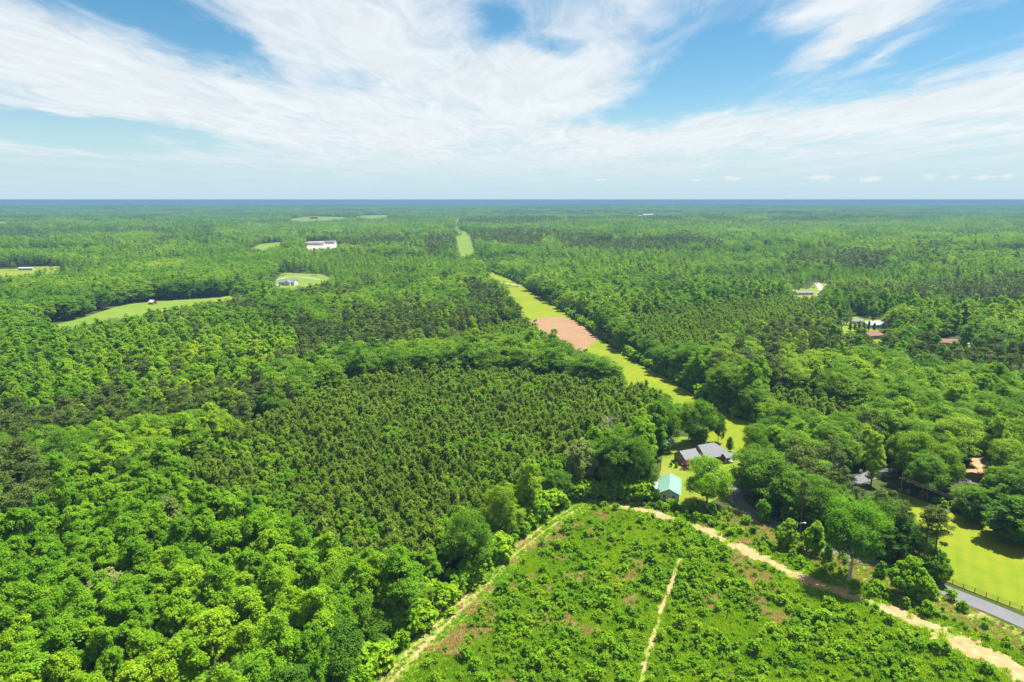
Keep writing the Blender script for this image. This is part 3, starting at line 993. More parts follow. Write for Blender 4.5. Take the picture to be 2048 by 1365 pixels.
def scatter(name, P, rz, sxy, sz, idx, coll):
    """One object that plants copies of the shapes in coll on its points."""
    me = bpy.data.meshes.new(name)
    me.vertices.add(len(P)); me.vertices.foreach_set('co', np.asarray(P, np.float32).ravel())
    for an, av, ty in (('rz', rz, 'FLOAT'), ('sxy', sxy, 'FLOAT'), ('sz', sz, 'FLOAT'), ('pick', idx, 'INT')):
        a = me.attributes.new(an, ty, 'POINT')
        a.data.foreach_set('value', np.asarray(av, np.int32 if ty == 'INT' else np.float32))
    me.update()
    o = link(name, me)
    ng = bpy.data.node_groups.new(name, 'GeometryNodeTree')
    ng.interface.new_socket('Geometry', in_out='INPUT', socket_type='NodeSocketGeometry')
    ng.interface.new_socket('Geometry', in_out='OUTPUT', socket_type='NodeSocketGeometry')
    N, L = ng.nodes.new, ng.links.new
    gi, go = N('NodeGroupInput'), N('NodeGroupOutput')
    ci = N('GeometryNodeCollectionInfo'); ci.inputs['Collection'].default_value = coll
    ci.inputs['Separate Children'].default_value = True; ci.inputs['Reset Children'].default_value = True
    ip = N('GeometryNodeInstanceOnPoints'); ip.inputs['Pick Instance'].default_value = True

    def attr(n, ty):
        a = N('GeometryNodeInputNamedAttribute'); a.data_type = ty; a.inputs['Name'].default_value = n
        return a.outputs['Attribute']
    cr = N('ShaderNodeCombineXYZ'); L(attr('rz', 'FLOAT'), cr.inputs[2])
    er = N('FunctionNodeEulerToRotation'); L(cr.outputs[0], er.inputs[0])
    cs = N('ShaderNodeCombineXYZ'); s1 = attr('sxy', 'FLOAT'); L(s1, cs.inputs[0]); L(s1, cs.inputs[1]); L(attr('sz', 'FLOAT'), cs.inputs[2])
    L(gi.outputs[0], ip.inputs['Points']); L(ci.outputs[0], ip.inputs['Instance']); L(attr('pick', 'INT'), ip.inputs['Instance Index'])
    L(er.outputs[0], ip.inputs['Rotation']); L(cs.outputs[0], ip.inputs['Scale'])
    L(ip.outputs[0], go.inputs[0])
    md = o.modifiers.new('plant', 'NODES'); md.node_group = ng
    return o


# ------------------------------------------------------------------ where the woods stand
rng = np.random.default_rng(7)
ST = {}   # stands, outlined at canopy height
ST['plantation'] = poly([(330, 950, 9), (450, 868, 9), (560, 815, 9), (640, 772, 9), (760, 745, 9), (900, 735, 9), (1080, 742, 9), (1240, 768, 9), (1300, 775, 9), (1345, 800, 9), (1330, 838, 9), (1280, 850, 9),
                         (1190, 862, 9), (1140, 925, 9), (1060, 960, 9), (985, 1000, 9), (925, 1060, 9), (870, 1105, 9), (760, 1112, 9), (660, 1090, 9), (560, 1015, 9), (430, 965, 9)])
ST['young_right'] = poly([(1225, 640, 8), (1300, 628, 8), (1420, 612, 8), (1560, 592, 8), (1640, 602, 8), (1600, 640, 8), (1500, 672, 8), (1430, 705, 8), (1390, 735, 8), (1330, 712, 8), (1270, 684, 8)])
ST['young_mid'] = poly([(1520, 790, 8), (1600, 780, 8), (1690, 800, 8), (1790, 845, 8), (1720, 866, 8), (1600, 850, 8), (1500, 822, 8)])
ST['young_left'] = poly([(905, 672, 8), (960, 655, 8), (1030, 640, 8), (1090, 672, 8), (1130, 700, 8), (1050, 712, 8), (920, 706, 8)])
PINES = [poly(p) for p in (
    [(-60, 880, 18), (60, 880, 18), (105, 940, 18), (90, 1010, 18), (20, 1060, 18), (-60, 1070, 18)],
    [(1560, 900, 17), (1640, 885, 17), (1720, 925, 17), (1725, 950, 17), (1640, 950, 17)],
    [(1860, 560, 18), (2080, 545, 18), (2080, 585, 18), (1950, 590, 18)],
    [(850, 470, 16), (912, 474, 16), (915, 500, 16), (850, 505, 16)],
    [(945, 455, 16), (1060, 450, 16), (1110, 470, 16), (1060, 492, 16), (950, 480, 16)],
    [(1100, 472, 16), (1400, 474, 16), (1450, 492, 16), (1150, 500, 16)],
    [(1600, 500, 16), (1800, 505, 16), (1760, 530, 16), (1560, 525, 16)],
    [(640, 480, 16), (800, 470, 16), (850, 480, 16), (680, 492, 16)],
    [(930, 568, 16), (1000, 572, 16), (1022, 610, 16), (985, 615, 16), (930, 590, 16)],
    [(1960, 700, 17), (2080, 690, 17), (2080, 740, 17), (1980, 735, 17)],
)]
OAKS = [poly(p) for p in (
    [(520, 725, 18), (720, 690, 18), (900, 675, 18), (905, 735, 18), (720, 745, 18), (560, 765, 18)],
    [(-60, 600, 18), (240, 525, 18), (560, 500, 18), (580, 555, 18), (420, 590, 18), (220, 605, 18), (-60, 680, 18)],
    [(1560, 700, 18), (1750, 690, 18), (1900, 730, 18), (2080, 750, 18), (2080, 880, 18), (1800, 840, 18), (1600, 770, 18)],
)]
BRIGHT = [poly(p) for p in (
    [(-80, 1000, 20), (250, 930, 20), (560, 1030, 20), (640, 1110, 20), (650, 1400, 20), (-80, 1400, 20)],
    [(0, 650, 18), (400, 620, 18), (640, 620, 18), (520, 740, 18), (300, 800, 18), (0, 800, 18)],
)]
CLEAR_KEYS = [k for k in PG if k not in ('ploughed',)]


def free(P, pad=1.5):
    ok = np.ones(len(P), bool)
    r = np.hypot(P[:, 0], P[:, 1])
    for k in CLEAR_KEYS:
        pg = PG[k]
        lo, hi = pg.min(0) - 40, pg.max(0) + 40
        near = ok & (P[:, 0] > lo[0]) & (P[:, 0] < hi[0]) & (P[:, 1] > lo[1]) & (P[:, 1] < hi[1])
        if near.any():
            i = np.where(near)[0]
            bad = inside(pg, P[i]) | (dist_line(pg, P[i], True) < pad)
            ok[i[bad]] = False
    for pl, w in ((ROADS, 4.5), (DRIVES, 3.5)):
        lo, hi = pl.min(0) - 20, pl.max(0) + 20
        near = ok & (P[:, 0] > lo[0]) & (P[:, 0] < hi[0]) & (P[:, 1] > lo[1]) & (P[:, 1] < hi[1])
        i = np.where(near)[0]
        if len(i):
            ok[i[dist_line(pl, P[i]) < w]] = False
    return ok


def edge_dist(P):
    d = np.full(len(P), 1e9)
    for k in CLEAR_KEYS:
        pg = PG[k]
        lo, hi = pg.min(0) - 60, pg.max(0) + 60
        i = np.where((P[:, 0] > lo[0]) & (P[:, 0] < hi[0]) & (P[:, 1] > lo[1]) & (P[:, 1] < hi[1]))[0]
        if len(i):
            d[i] = np.minimum(d[i], dist_line(pg, P[i], True))
    return d


def grid(r0, r1, sp, jit=0.42):
    n = int(r1 * 1.02 / sp)
    hw = r1 * 0.86
    xs = np.arange(-hw, hw, sp); ys = np.arange(r0 * 0.70, r1, sp * 0.9)
    gx, gy = np.meshgrid(xs, ys)
    gx = gx + (np.arange(len(ys)) % 2)[:, None] * sp / 2
    P = np.stack([gx.ravel(), gy.ravel()], 1) + rng.uniform(-jit, jit, (gx.size, 2)) * sp
    r = np.hypot(*P.T)
    P = P[(r >= r0) & (r < r1)]
    z = terrain(*P.T)
    px, py, fw = project(np.column_stack([P, z + 22]))
    _, pyb, _ = project(np.column_stack([P, z]))
    m = 40 * F / np.maximum(fw, 1)
    return P[(px > -60 - m) & (px < 2108 + m) & (py < 1365 + 60 + m * 0.4)]


TREES = {k: [] for k in ('round', 'tall', 'pine', 'young', 'shrub')}   # rows: x, y, scale_xy, scale_z


def in_any(pgs, P):
    m = np.zeros(len(P), bool)
    for pg in pgs:
        m |= inside(pg, P)
    return m


# openings that are seen over the tree tops: trees in front of them stay low
OPEN = [np.array(p, float) for p in (
    [(975, 544), (1010, 551), (1048, 570), (1110, 611), (1150, 639), (1200, 676), (1262, 716), (1330, 753), (1385, 786), (1440, 820), (1480, 836), (1522, 849), (1505, 885), (1470, 900), (1452, 888),
     (1418, 836), (1385, 812), (1355, 790), (1300, 768), (1264, 750), (1244, 716), (1192, 699), (1155, 697), (1130, 680), (1100, 655), (1050, 625), (1033, 595), (1018, 572)],
    [(85, 655), (150, 637), (230, 612), (310, 599), (400, 596), (470, 591), (520, 582), (542, 576), (530, 581), (478, 594), (440, 599), (400, 602), (330, 613), (270, 625), (200, 638), (130, 651)],
    [(553, 574), (556, 560), (570, 545), (640, 549), (658, 556), (630, 566), (596, 574)],
    [(1785, 978), (1850, 1002), (1915, 1028), (1990, 1043), (2060, 1080), (2060, 1226), (1990, 1204), (1895, 1160), (1888, 1090), (1845, 1035), (1810, 1010)],
    [(922, 508), (947, 505), (941, 478), (932, 462), (922, 452), (934, 427), (921, 427), (907, 445), (907, 458), (914, 475), (917, 492)],
    [(1704, 968), (1712, 936), (1730, 934), (1786, 922), (1800, 945), (1750, 983)],
    [(1345, 915), (1355, 895), (1390, 890), (1445, 879), (1462, 905), (1440, 935), (1400, 940), (1345, 935)],
    [(1312, 1000), (1318, 944), (1345, 940), (1368, 955), (1364, 1004)],
    [(1590, 578), (1650, 567), (1646, 580), (1622, 594), (1590, 594)], [(1728, 658), (1762, 660), (1768, 680), (1745, 680)], [(1732, 642), (1756, 638), (1756, 650), (1734, 654)], [(1680, 656), (1700, 640), (1716, 636), (1716, 650), (1690, 664)], [(1880, 677), (1902, 674), (1904, 690), (1884, 690)], [(1918, 680), (1946, 678), (1946, 690), (1920, 692)],
    [(613, 482), (674, 481), (674, 494), (613, 496)], [(1950, 1190), (2060, 1230), (2060, 1262), (1960, 1225)], [(1905, 950), (1940, 906), (1972, 908), (1975, 950), (1930, 966)],
    [(0, 538), (72, 530), (72, 541), (40, 546), (0, 548)], [(298, 598), (314, 598), (314, 610), (298, 610)],
    [(570, 441), (625, 432), (782, 429), (782, 436), (620, 444)], [(484, 497), (525, 487), (560, 485), (560, 489), (520, 497)], [(1272, 429), (1312, 429), (1312, 437), (1272, 437)],
    [(1460, 1004), (1468, 984), (1504, 980), (1500, 996), (1488, 1014), (1512, 1040), (1490, 1038)], [(1515, 1040), (1562, 1060), (1556, 1072), (1512, 1050)],
    [(1622, 1080), (1650, 1092), (1648, 1102), (1620, 1094)], [(1708, 1112), (1748, 1128), (1744, 1142), (1706, 1126)], [(1600, 1072), (1622, 1080), (1618, 1090), (1598, 1082)],
)]


STAND_VIEW = np.array([(350, 945), (450, 880), (560, 830), (640, 782), (760, 754), (900, 746), (1080, 752), (1240, 776), (1290, 786), (1280, 838), (1185, 850), (1130, 900), (1040, 960), (985, 990), (930, 1050),
                       (870, 1088), (760, 1093), (660, 1072), (560, 1004), (430, 960)], float)


def in_front(P, H, Rr, extra=None):
    z = terrain(*P.T)
    bad = np.zeros(len(P), bool)
    for f, k in ((1.0, 0.0), (0.86, 0.5), (0.86, -0.5), (0.7, 0.0), (0.7, 0.9), (0.7, -0.9), (0.5, 1.05), (0.5, -1.05), (0.4, 0.0)):
        px, py, _ = project(np.column_stack([P[:, 0] + k * Rr, P[:, 1], z + H * f]))
        q = np.column_stack([px, py])
        for pg in OPEN + (extra or []):
            lo, hi = pg.min(0), pg.max(0)
            i = np.where((px >= lo[0]) & (px <= hi[0]) & (py >= lo[1]) & (py <= hi[1]) & ~bad)[0]
            if len(i):
                bad[i] |= inside(pg, q[i])
    return bad


def fit(P, kind, sxy, sz, extra=None):
    """Lower, or drop, the trees that would hide an opening."""
    hh = {'round': 20, 'tall': 21.5, 'pine': 21, 'young': 9.2, 'shrub': 3.0}; rr = {'round': 5.4, 'tall': 3.8, 'pine': 3.2, 'young': 1.4, 'shrub': 1.4}
    H0 = np.array([hh[k] for k in kind]); R0 = np.array([rr[k] for k in kind])
    keep = np.ones(len(P), bool)
    sxy, sz = sxy.copy(), sz.copy()
    for f in (0.62, 0.62, 0.6, 0.0):
        b = np.where(keep)[0]
        b = b[in_front(P[b], H0[b] * sz[b], R0[b] * sxy[b], extra)]
        if f == 0:
            keep[b] = False
        sxy[b] *= f + 0.08; sz[b] *= f
    return keep, sxy, sz


# woodland in stands of one age: irregular patches, each with its own mix and height
SEEDS = rng.uniform((-2400, 150), (2400, 2600), (420, 2))
SEED_KIND = rng.choice(4, len(SEEDS), p=[0.42, 0.30, 0.11, 0.17])     # old dark, young bright, pine, mixed
SEED_H = rng.uniform(0.85, 1.1, len(SEEDS))


def stand_of(P):
    W = P + (np.stack([vnoise(P, 40, 5), vnoise(P, 40, 6)], 1) - 0.5) * 50
    out = np.zeros(len(P), int)
    for i in range(0, len(P), 4000):
        d = ((W[i:i + 4000, None, :] - SEEDS[None]) ** 2).sum(-1)
        out[i:i + 4000] = d.argmin(1)
    return out


def plant(r0, r1, sp):
    P = grid(r0, r1, sp)
    P = P[free(P, 2.0 if r1 < 800 else 4.0)]
    young = in_any([ST[k] for k in ST], P)
    Q = P[~young]
    e = edge_dist(Q)
    n = len(Q)
    u = rng.random(n)
    nb = vnoise(Q, 55, 21) * 0.65 + vnoise(Q, 17, 22) * 0.35
    kind = np.where(nb + (u - 0.5) * 0.45 > 0.50, 'tall', 'round').astype(object)
    s = rng.uniform(0.78, 1.10, n)
    s = np.where(np.hypot(*Q.T) > 600, rng.uniform(0.58, 1.2, n), s)
    si = stand_of(Q)
    sk = SEED_KIND[si]
    d = np.hypot(*Q.T)
    w = (d > 300) | (Q[:, 0] > 60)
    kind[w & (sk == 0) & (u < 0.85)] = 'round'
    kind[w & (sk == 1) & (u < 0.90)] = 'tall'
    kind[w & (sk == 2) & (u < 0.80)] = 'pine'
    s = np.where(w, s * SEED_H[si] * np.where(sk == 1, 0.62, np.where(sk == 0, 1.05, 0.95)), s)
    oak = in_any(OAKS, Q); kind[oak & (u < 0.88)] = 'round'; s = np.where(oak, rng.uniform(0.9, 1.12, n), s)
    br = in_any(BRIGHT, Q); kind[br & (u < 0.72)] = 'tall'; s = np.where(br & w, rng.uniform(0.7, 1.0, n), s)
    pn = (vnoise(Q, 60, 31) * 0.5 + vnoise(Q, 22, 32) * 0.5 + (rng.random(n) - 0.5) * 0.25) > np.where(w, 0.72, 0.86)
    kind[pn & ~oak] = 'pine'
    pp = in_any(PINES, Q)
    kind[pp & (rng.random(n) < 0.88)] = 'pine'
    # old trees stand wider apart than young ones
    thin = (s > 0.8) & (rng.random(n) < np.where(w & (kind == 'round'), 0.36, 0.2))
    sm = (e < 7) & (rng.random(n) < 0.45)
    s = np.where(sm, s * rng.uniform(0.42, 0.75, n), s)
    wide = s * np.where(kind == 'tall', rng.uniform(0.95, 1.25, n), rng.uniform(1.05, 1.4, n)) * np.where(w & (kind == 'round'), 1.14, 1.0)
    keep, wide, s = fit(Q, kind, wide, s, [STAND_VIEW])
    keep &= ~thin
    for k in ('round', 'tall', 'pine'):
        m = (kind == k) & keep
        TREES[k].append(np.column_stack([Q[m], wide[m], s[m]]))


plant(70, 420, 5.0)
plant(420, 900, 6.3)
plant(900, 1900, 7.4)
# the young stands, planted close
for key, sp, mixin in (('plantation', 1.95, 0.12), ('young_right', 2.7, 0.36), ('young_mid', 2.7, 0.30), ('young_left', 2.8, 0.55)):
    pg = ST[key]
    lo, hi = pg.min(0), pg.max(0)
    gx, gy = np.meshgrid(np.arange(lo[0], hi[0], sp), np.arange(lo[1], hi[1], sp))
    P = np.stack([gx.ravel(), gy.ravel()], 1) + rng.uniform(-0.5, 0.5, (gx.size, 2)) * sp
    P = P[inside(pg, P)]
    P = P[free(P, 1.5)]
    P = P[rng.random(len(P)) < 0.94]
    clumpy = vnoise(P, 16, 77) * 0.6 + vnoise(P, 7, 78) * 0.4
    _, pyy, _ = project(np.column_stack([P, terrain(*P.T) + 8]))
    mix = (clumpy > 0.66 - mixin * 0.55 - 0.14 * sstep(940, 1080, pyy)) & (rng.random(len(P)) < 0.55)
    mix |= rng.random(len(P)) < 0.03
    s = np.clip(rng.normal(0.97, 0.15, len(P)), 0.55, 1.3) * (0.86 + 0.28 * vnoise(P, 25, 79))
    kp, s, _ = fit(P, np.full(len(P), 'young', object), s, s)
    P, mix, s = P[kp], mix[kp], s[kp]
    TREES['young'].append(np.column_stack([P[~mix], s[~mix] * rng.uniform(0.9, 1.2, (~mix).sum()), s[~mix]]))
    s2 = rng.uniform(0.34, 0.52, mix.sum())
    TREES['tall'].append(np.column_stack([P[mix], s2 * 1.15, s2]))
# a few trees inside the far yards
HOUSES = np.array([hit(*p) for p in [(577, 570), (551, 575), (1607, 590), (1742, 677), (1747, 655), (1713, 648), (1898, 692), (1920, 690), (53, 541), (1940, 690), (1640, 580)]])
for key, cnt in (('house_lawn', 9), ('yard_a', 8), ('yard_b', 12), ('yard_c', 7), ('yard_e', 8)):
    pg = PG[key]
    P = rng.uniform(pg.min(0), pg.max(0), (cnt * 6, 2)); P = P[inside(pg, P)]
    P = P[np.min(np.hypot(P[:, None, 0] - HOUSES[None, :, 0], P[:, None, 1] - HOUSES[None, :, 1]), 1) > 13][:cnt]
    sz_ = rng.uniform(0.45, 0.8, len(P))
    kp, a_, b_ = fit(P, np.full(len(P), 'round', object), sz_ * 1.1, sz_)
    TREES['round'].append(np.column_stack([P, a_, b_])[kp])
for k in ('round', 'tall', 'pine', 'young'):
    TREES[k] = np.vstack(TREES[k])

# brush on the cleared land, and along the edges of the woods
def brush():
    pg = PG['clear']
    lo, hi = pg.min(0), pg.max(0)
    sp = 1.35
    gx, gy = np.meshgrid(np.arange(lo[0], hi[0], sp), np.arange(lo[1], hi[1], sp))
    P = np.stack([gx.ravel(), gy.ravel()], 1) + rng.uniform(-0.48, 0.48, (gx.size, 2)) * sp
    P = P[inside(pg, P)]
    d = dirt(P)
    dl = dist_line(trackL, P)
    n = vnoise(P, 6, 41) * 0.5 + vnoise(P, 14, 42) * 0.5
    by_road = dist_line(ROADS, P) < 13.5
    keep = (rng.random(len(P)) < np.clip(n * 1.5 - 0.05, 0.15, 0.9) * np.where(by_road, 0.28, 1.0)) & (d < 0.30) & (dist_line(trackM, P) > 1.2) & (dist_line(trackR, P) > 2.4) & ((dl > 5.0) | (rng.random(len(P)) < 0.04))
    P = P[keep]; n = n[keep]
    s = np.clip(np.exp(rng.normal(-0.82, 0.42, len(P))) + (n - 0.5) * 0.45, 0.22, 1.4)
    z = terrain(*P.T)
    px, py, fw = project(np.column_stack([P, z + 3]))
    m = (px > -150) & (px < 2200) & (py < 1430)
    return np.column_stack([P, s * rng.uniform(0.85, 1.25, len(P)), s])[m]


TREES['shrub'] = brush()


def edge_brush(line, w, step, smin, smax, side=0.0):
    rows = []
    L_ = np.asarray(line)
    for i in range(len(L_) - 1):
        a, b = L_[i], L_[i + 1]
        d = np.hypot(*(b - a)); n = max(1, int(d / step))
        nrm = np.array([-(b - a)[1], (b - a)[0]]) / max(d, 1e-6)
        for k in range(n):
            p = a + (b - a) * (k + rng.random()) / n + nrm * (side + rng.uniform(-w, w))
            s = rng.uniform(smin, smax)
            rows.append((p[0], p[1], s * rng.uniform(0.9, 1.3), s))
    return np.array(rows)


EDGES = [
    (strip_right, 2.2, 1.7, 0.9, 2.3, -1.5), (strip_left[:14], 2.5, 2.0, 0.7, 2.0, -2.0),
    ([(690, 1440), (735, 1375), (790, 1310), (850, 1255), (915, 1195), (975, 1140), (1040, 1075), (1110, 1020), (1165, 994), (1235, 1002), (1300, 1008)], 2.2, 0.8, 0.7, 2.6, 1.5),
    ([(1310, 1014), (1400, 1026), (1450, 1030), (1475, 1026), (1530, 1056), (1620, 1096), (1720, 1134), (1820, 1174), (1900, 1210), (1975, 1240), (2048, 1275)], 2.2, 2.2, 0.3, 1.1, 0.0),
    ([(1490, 1000), (1540, 1030), (1600, 1055), (1700, 1090), (1800, 1130), (1860, 1155)], 2.5, 1.4, 0.5, 1.7, 0.0),
    ([(1800, 984), (1850, 1000), (1915, 1024), (1990, 1038), (2060, 1060)], 2.0, 2.6, 0.4, 1.0, 0.0),
]
for (line, w_, st_, a_, b_, sd_) in EDGES:
    ed = edge_brush([hit(*p) for p in line], w_, st_, a_, b_, sd_)
    kp, ed[:, 2], ed[:, 3] = fit(ed[:, :2], np.full(len(ed), 'shrub', object), ed[:, 2], ed[:, 3])
    ok = dist_line(ROADS, ed[:, :2]) > 3.6
    TREES['shrub'] = np.vstack([TREES['shrub'], ed[kp & ok]])

# ------------------------------------------------------------------ single trees that stand out
SPECIAL = {}


def special(key, fn, H, Rr, lm, bm, r0, top, seed, **kw):
    rg = np.random.default_rng(seed)
    V, Fc, t, tips = fn(rg, H, Rr, 0, **kw)
    SPECIAL[key] = dict(H=H, R=Rr, crown=mesh_np('crown_' + key, V, Fc, [lm], attrs={'tint': t}), trunk=trunk_mb(rg, H, r0, top, tips).mesh('trunk_' + key, bm))


special('broad', shape_round, 17.0, 8.6, 'leaf_tall', 'bark', 0.42, 0.6, 3, leaf=0.32, dense=1.9)
special('giant', shape_round, 24.0, 8.2, 'leaf_tall', 'bark_pale', 0.55, 0.72, 4, leaf=0.34, lift=0.22, dense=1.9)
special('dark', shape_round, 21.0, 7.6, 'leaf_round', 'bark', 0.45, 0.7, 5, leaf=0.34, dense=1.9)
special('dark_b', shape_round, 19.0, 8.0, 'leaf_round', 'bark', 0.45, 0.7, 6, leaf=0.34, dense=1.9)
special('bush', shape_shrub, 3.0, 2.1, 'leaf_purple', 'bark', 0.06, 0.5, 8)
special('small', shape_tall, 8.0, 2.6, 'leaf_shrub', 'bark', 0.10, 0.7, 9, leaf=0.30)
special('small_b', shape_round, 9.5, 4.2, 'leaf_round', 'bark', 0.16, 0.6, 10, leaf=0.36)
special('olive', shape_round, 18.0, 5.5, 'leaf_olive', 'bark', 0.32, 0.7, 12, leaf=0.40)
special('cedar', shape_young, 6.0, 1.7, 'leaf_round', 'bark', 0.10, 0.9, 13)


def bare_tree(seed, H):
    rg = np.random.default_rng(seed)
    t = MB(); t.tube([(0, 0, -0.3), (0.2, 0.1, H * 0.35), (0.1, 0.3, H * 0.7), (0.3, 0.2, H)], [0.24, 0.18, 0.11, 0.03], 6)
    b = MB()
    for k in range(34):
        z = H * rg.uniform(0.4, 0.96); a = rg.uniform(0, 6.28); l = (H - z) * 0.45 + 1.3
        d = np.array([math.cos(a), math.sin(a), 0.7])
        p0 = np.array([0.15, 0.2, z]); p1 = p0 + d * l * 0.5 + rg.normal(0, 0.15, 3); p2 = p0 + d * l * np.array([1, 1, 1.2]) + rg.normal(0, 0.3, 3)
        b.tube([p0, p1, p2], [0.07, 0.05, 0.015], 4)
        for _ in range(3):
            q = p1 + (p2 - p1) * rg.random()
            b.tube([q, q + unit(rg.normal(0, 1, 3) + d) * l * 0.4], [0.03, 0.01], 3)
    return t.mesh('trunk_dead', 'dead_wood'), b.mesh('branches_dead', 'dead_wood')


# key, base pixel, height in metres, width factor, name, label, category
HEROES = [
    ('broad', 1414, 1014, 15.8, 0.93, 'shade_tree', 'broad yellow-green shade tree on the lawn between the green-roofed outbuilding and the road', 'tree'),
    ('giant', 1697, 1166, 22.8, 0.98, 'roadside_tree', 'big green tree with a tall pale bare trunk standing beside the sandy track', 'tree'),
    ('dark', 1276, 990, 20.5, 0.74, 'yard_tree', 'large rounded green tree just left of the green-roofed outbuilding', 'tree'),
    ('dark', 1322, 900, 21.5, 0.78, 'yard_tree', 'dark tree behind the grey-roofed house, the left one of two', 'tree'),
    ('dark_b', 1396, 890, 18.5, 0.92, 'yard_tree', 'wide dark tree directly behind the grey-roofed house, right one of two', 'tree'),
    ('dark_b', 1436, 886, 12.0, 0.55, 'yard_tree', 'lower dark tree at the corner between grey-roofed house and green strip', 'tree'),
    ('cedar', 1459, 904, 6.0, 1.0, 'cedar_tree', 'small dark conical tree at the right end of the grey-roofed house', 'tree'),
    ('bush', 1375, 938, 3.4, 1.15, 'purple_shrub', 'purple-leaved shrub in front of the garage doors', 'shrub'),
    ('dark', 1512, 960, 21.0, 0.82, 'yard_tree', 'tall dark tree across the drive, right of the grey-roofed house lawn', 'tree'),
    ('small_b', 1946, 1046, 10.0, 0.95, 'field_tree', 'lone rounded tree on the grass near the top of the right-hand field', 'tree'),
    ('small_b', 2030, 1085, 13.5, 1.5, 'field_tree', 'wide leafy tree at the right edge of the picture above the fenced field', 'tree'),
    ('dark', 1832, 975, 20.0, 0.92, 'roadside_tree', 'massive green tree beside the open stretch of grey road', 'tree'),
    ('dark_b', 1882, 985, 17.0, 0.8, 'roadside_tree', 'green tree between the massive road tree and the orange bare soil', 'tree'),
    ('dark', 2010, 985, 19.0, 1.0, 'field_tree', 'dark wide tree above the right-hand field, beside the orange bare soil', 'tree'),
    ('small', 1525, 1046, 7.0, 0.9, 'sapling', 'young leafy tree between road and sandy track, below the outbuilding drive', 'tree'),
    ('small', 1572, 1098, 8.0, 1.05, 'sapling', 'leafy young tree just left of the street lamp pole', 'tree'),
    ('small', 1625, 1110, 9.0, 0.95, 'sapling', 'leafy young tree just right of the street lamp pole', 'tree'),
    ('small', 1655, 1128, 5.5, 0.6, 'sapling', 'slim young tree left of the big pale-trunked tree', 'tree'),
    ('small', 1758, 1168, 5.5, 0.8, 'sapling', 'young leafy tree below the road, right of the pale trunk', 'tree'),
    ('small', 1812, 1195, 9.5, 1.15, 'sapling', 'bright young tree beside the road where the dark thicket begins', 'tree'),
    ('small', 1842, 1205, 8.0, 1.0, 'sapling', 'bright young tree against the road, right of its taller neighbour', 'tree'),
    ('small', 1882, 1172, 6.0, 0.9, 'sapling', 'small grey-green tree at the corner of the rail fence', 'tree'),
    ('small_b', 1314, 1012, 5.5, 0.55, 'sapling', 'small dark tree at the left front corner of the green-roofed outbuilding', 'tree'),
    ('small_b', 1350, 1026, 3.6, 0.55, 'sapling', 'rounded shrub-like tree in front of the green-roofed outbuilding', 'tree'),
    ('small_b', 1388, 1036, 6.0, 0.6, 'sapling', 'small dark tree by the sandy track below the broad shade tree', 'tree'),
    ('small_b', 1422, 1040, 5.5, 0.7, 'sapling', 'low spreading tree between shade tree and sandy track', 'tree'),
    ('olive', 1160, 985, 20.0, 0.85, 'olive_tree', 'pale olive tree at the corner of woods where the sandy tracks meet', 'tree'),
    ('olive', 225, 1290, 19.0, 0.95, 'olive_tree', 'pale olive rounded tree amid the bright front woods', 'tree'),
    ('olive', 748, 770, 18.0, 1.0, 'olive_tree', 'pale green rounded tree at the far edge of the young pine stand', 'tree'),
    ('round0', 935, 1160, 21.0, 1.1, 'edge_tree', 'round green tree bulging over the grassy track from the woods', 'tree'),
    ('dark', 1000, 1085, 18.0, 0.7, 'edge_tree', 'dark leafy tree beside the sandy upper part of the track', 'tree'),
    ('tall1', 1060, 1050, 22.0, 1.0, 'edge_tree', 'tall green tree with visible trunk beside the sandy upper track', 'tree'),
    ('pine0', 1866, 1150, 19.0, 1.25, 'pine_tree', 'leaning dark pine on the road side of the fenced field', 'pine tree'),
    ('pine1', 1846, 1140, 18.5, 1.1, 'pine_tree', 'olive pine right of the big pale-trunked tree', 'pine tree'),
    ('pine2', 1800, 1120, 18.0, 1.0, 'pine_tree', 'thin olive pine beyond the road behind the pale-trunked tree', 'pine tree'),
    ('pine3', 1600, 1075, 18.0, 0.9, 'pine_tree', 'thin grey-green pine beyond the road behind the street lamp', 'pine tree'),
    ('small_b', 1868, 1165, 8.5, 1.0, 'thicket_tree', 'very dark dense thicket tree under the pines by the fence', 'tree'),
    ('round2', 1036, 574, 15.0, 1.0, 'strip_tree', 'lone round tree beside the pale track crossing the cleared strip', 'tree'),
    ('small_b', 240, 612, 9.0, 0.75, 'field_tree', 'lone small round tree in the left field beside the dark woods', 'tree'),
]
HERO_POS = []
DEAD = [(1655, 1010, 15.0, 'bare grey dead tree among the pines above the road'), (1215, 925, 19.0, 'bare pale-branched tree at the plantation corner near the house'),
        (545, 838, 14.0, 'bare brown dead tree at the left edge of the young pine stand')]


def hero_shape(key):
    if key in SPECIAL:
        return SPECIAL[key]
    k = key.rstrip('0123456789'); return PROTO[k][int(key[len(k):])]


def make_tree(name, d, loc, rz, sxy, sz, label, cat, group=None):
    e = empty(name, loc, rz); e.scale = (sxy, sxy, sz)
    link('trunk', d['trunk'], e)
    link('crown', d['crown'], e)
    tag(e, label, cat, group)
    return e


for (key, px, py, H, wf, nm, lab, cat) in HEROES:
    d = hero_shape(key)
    g = G(px, py)
    s = H / d['H']
    HERO_POS.append((g.x, g.y, d['R'] * s * wf * 0.75))
    make_tree(nm, d, g, rng.uniform(0, 6.28), s * wf, s, lab, cat)
for i, (px, py, H, lab) in enumerate(DEAD):
    g = G(px, py)
    tm, bm_ = bare_tree(40 + i, H)
    e = empty('dead_tree', g); link('trunk', tm, e); link('branches', bm_, e); tag(e, lab, 'tree')
    HERO_POS.append((g.x, g.y, 1.5))

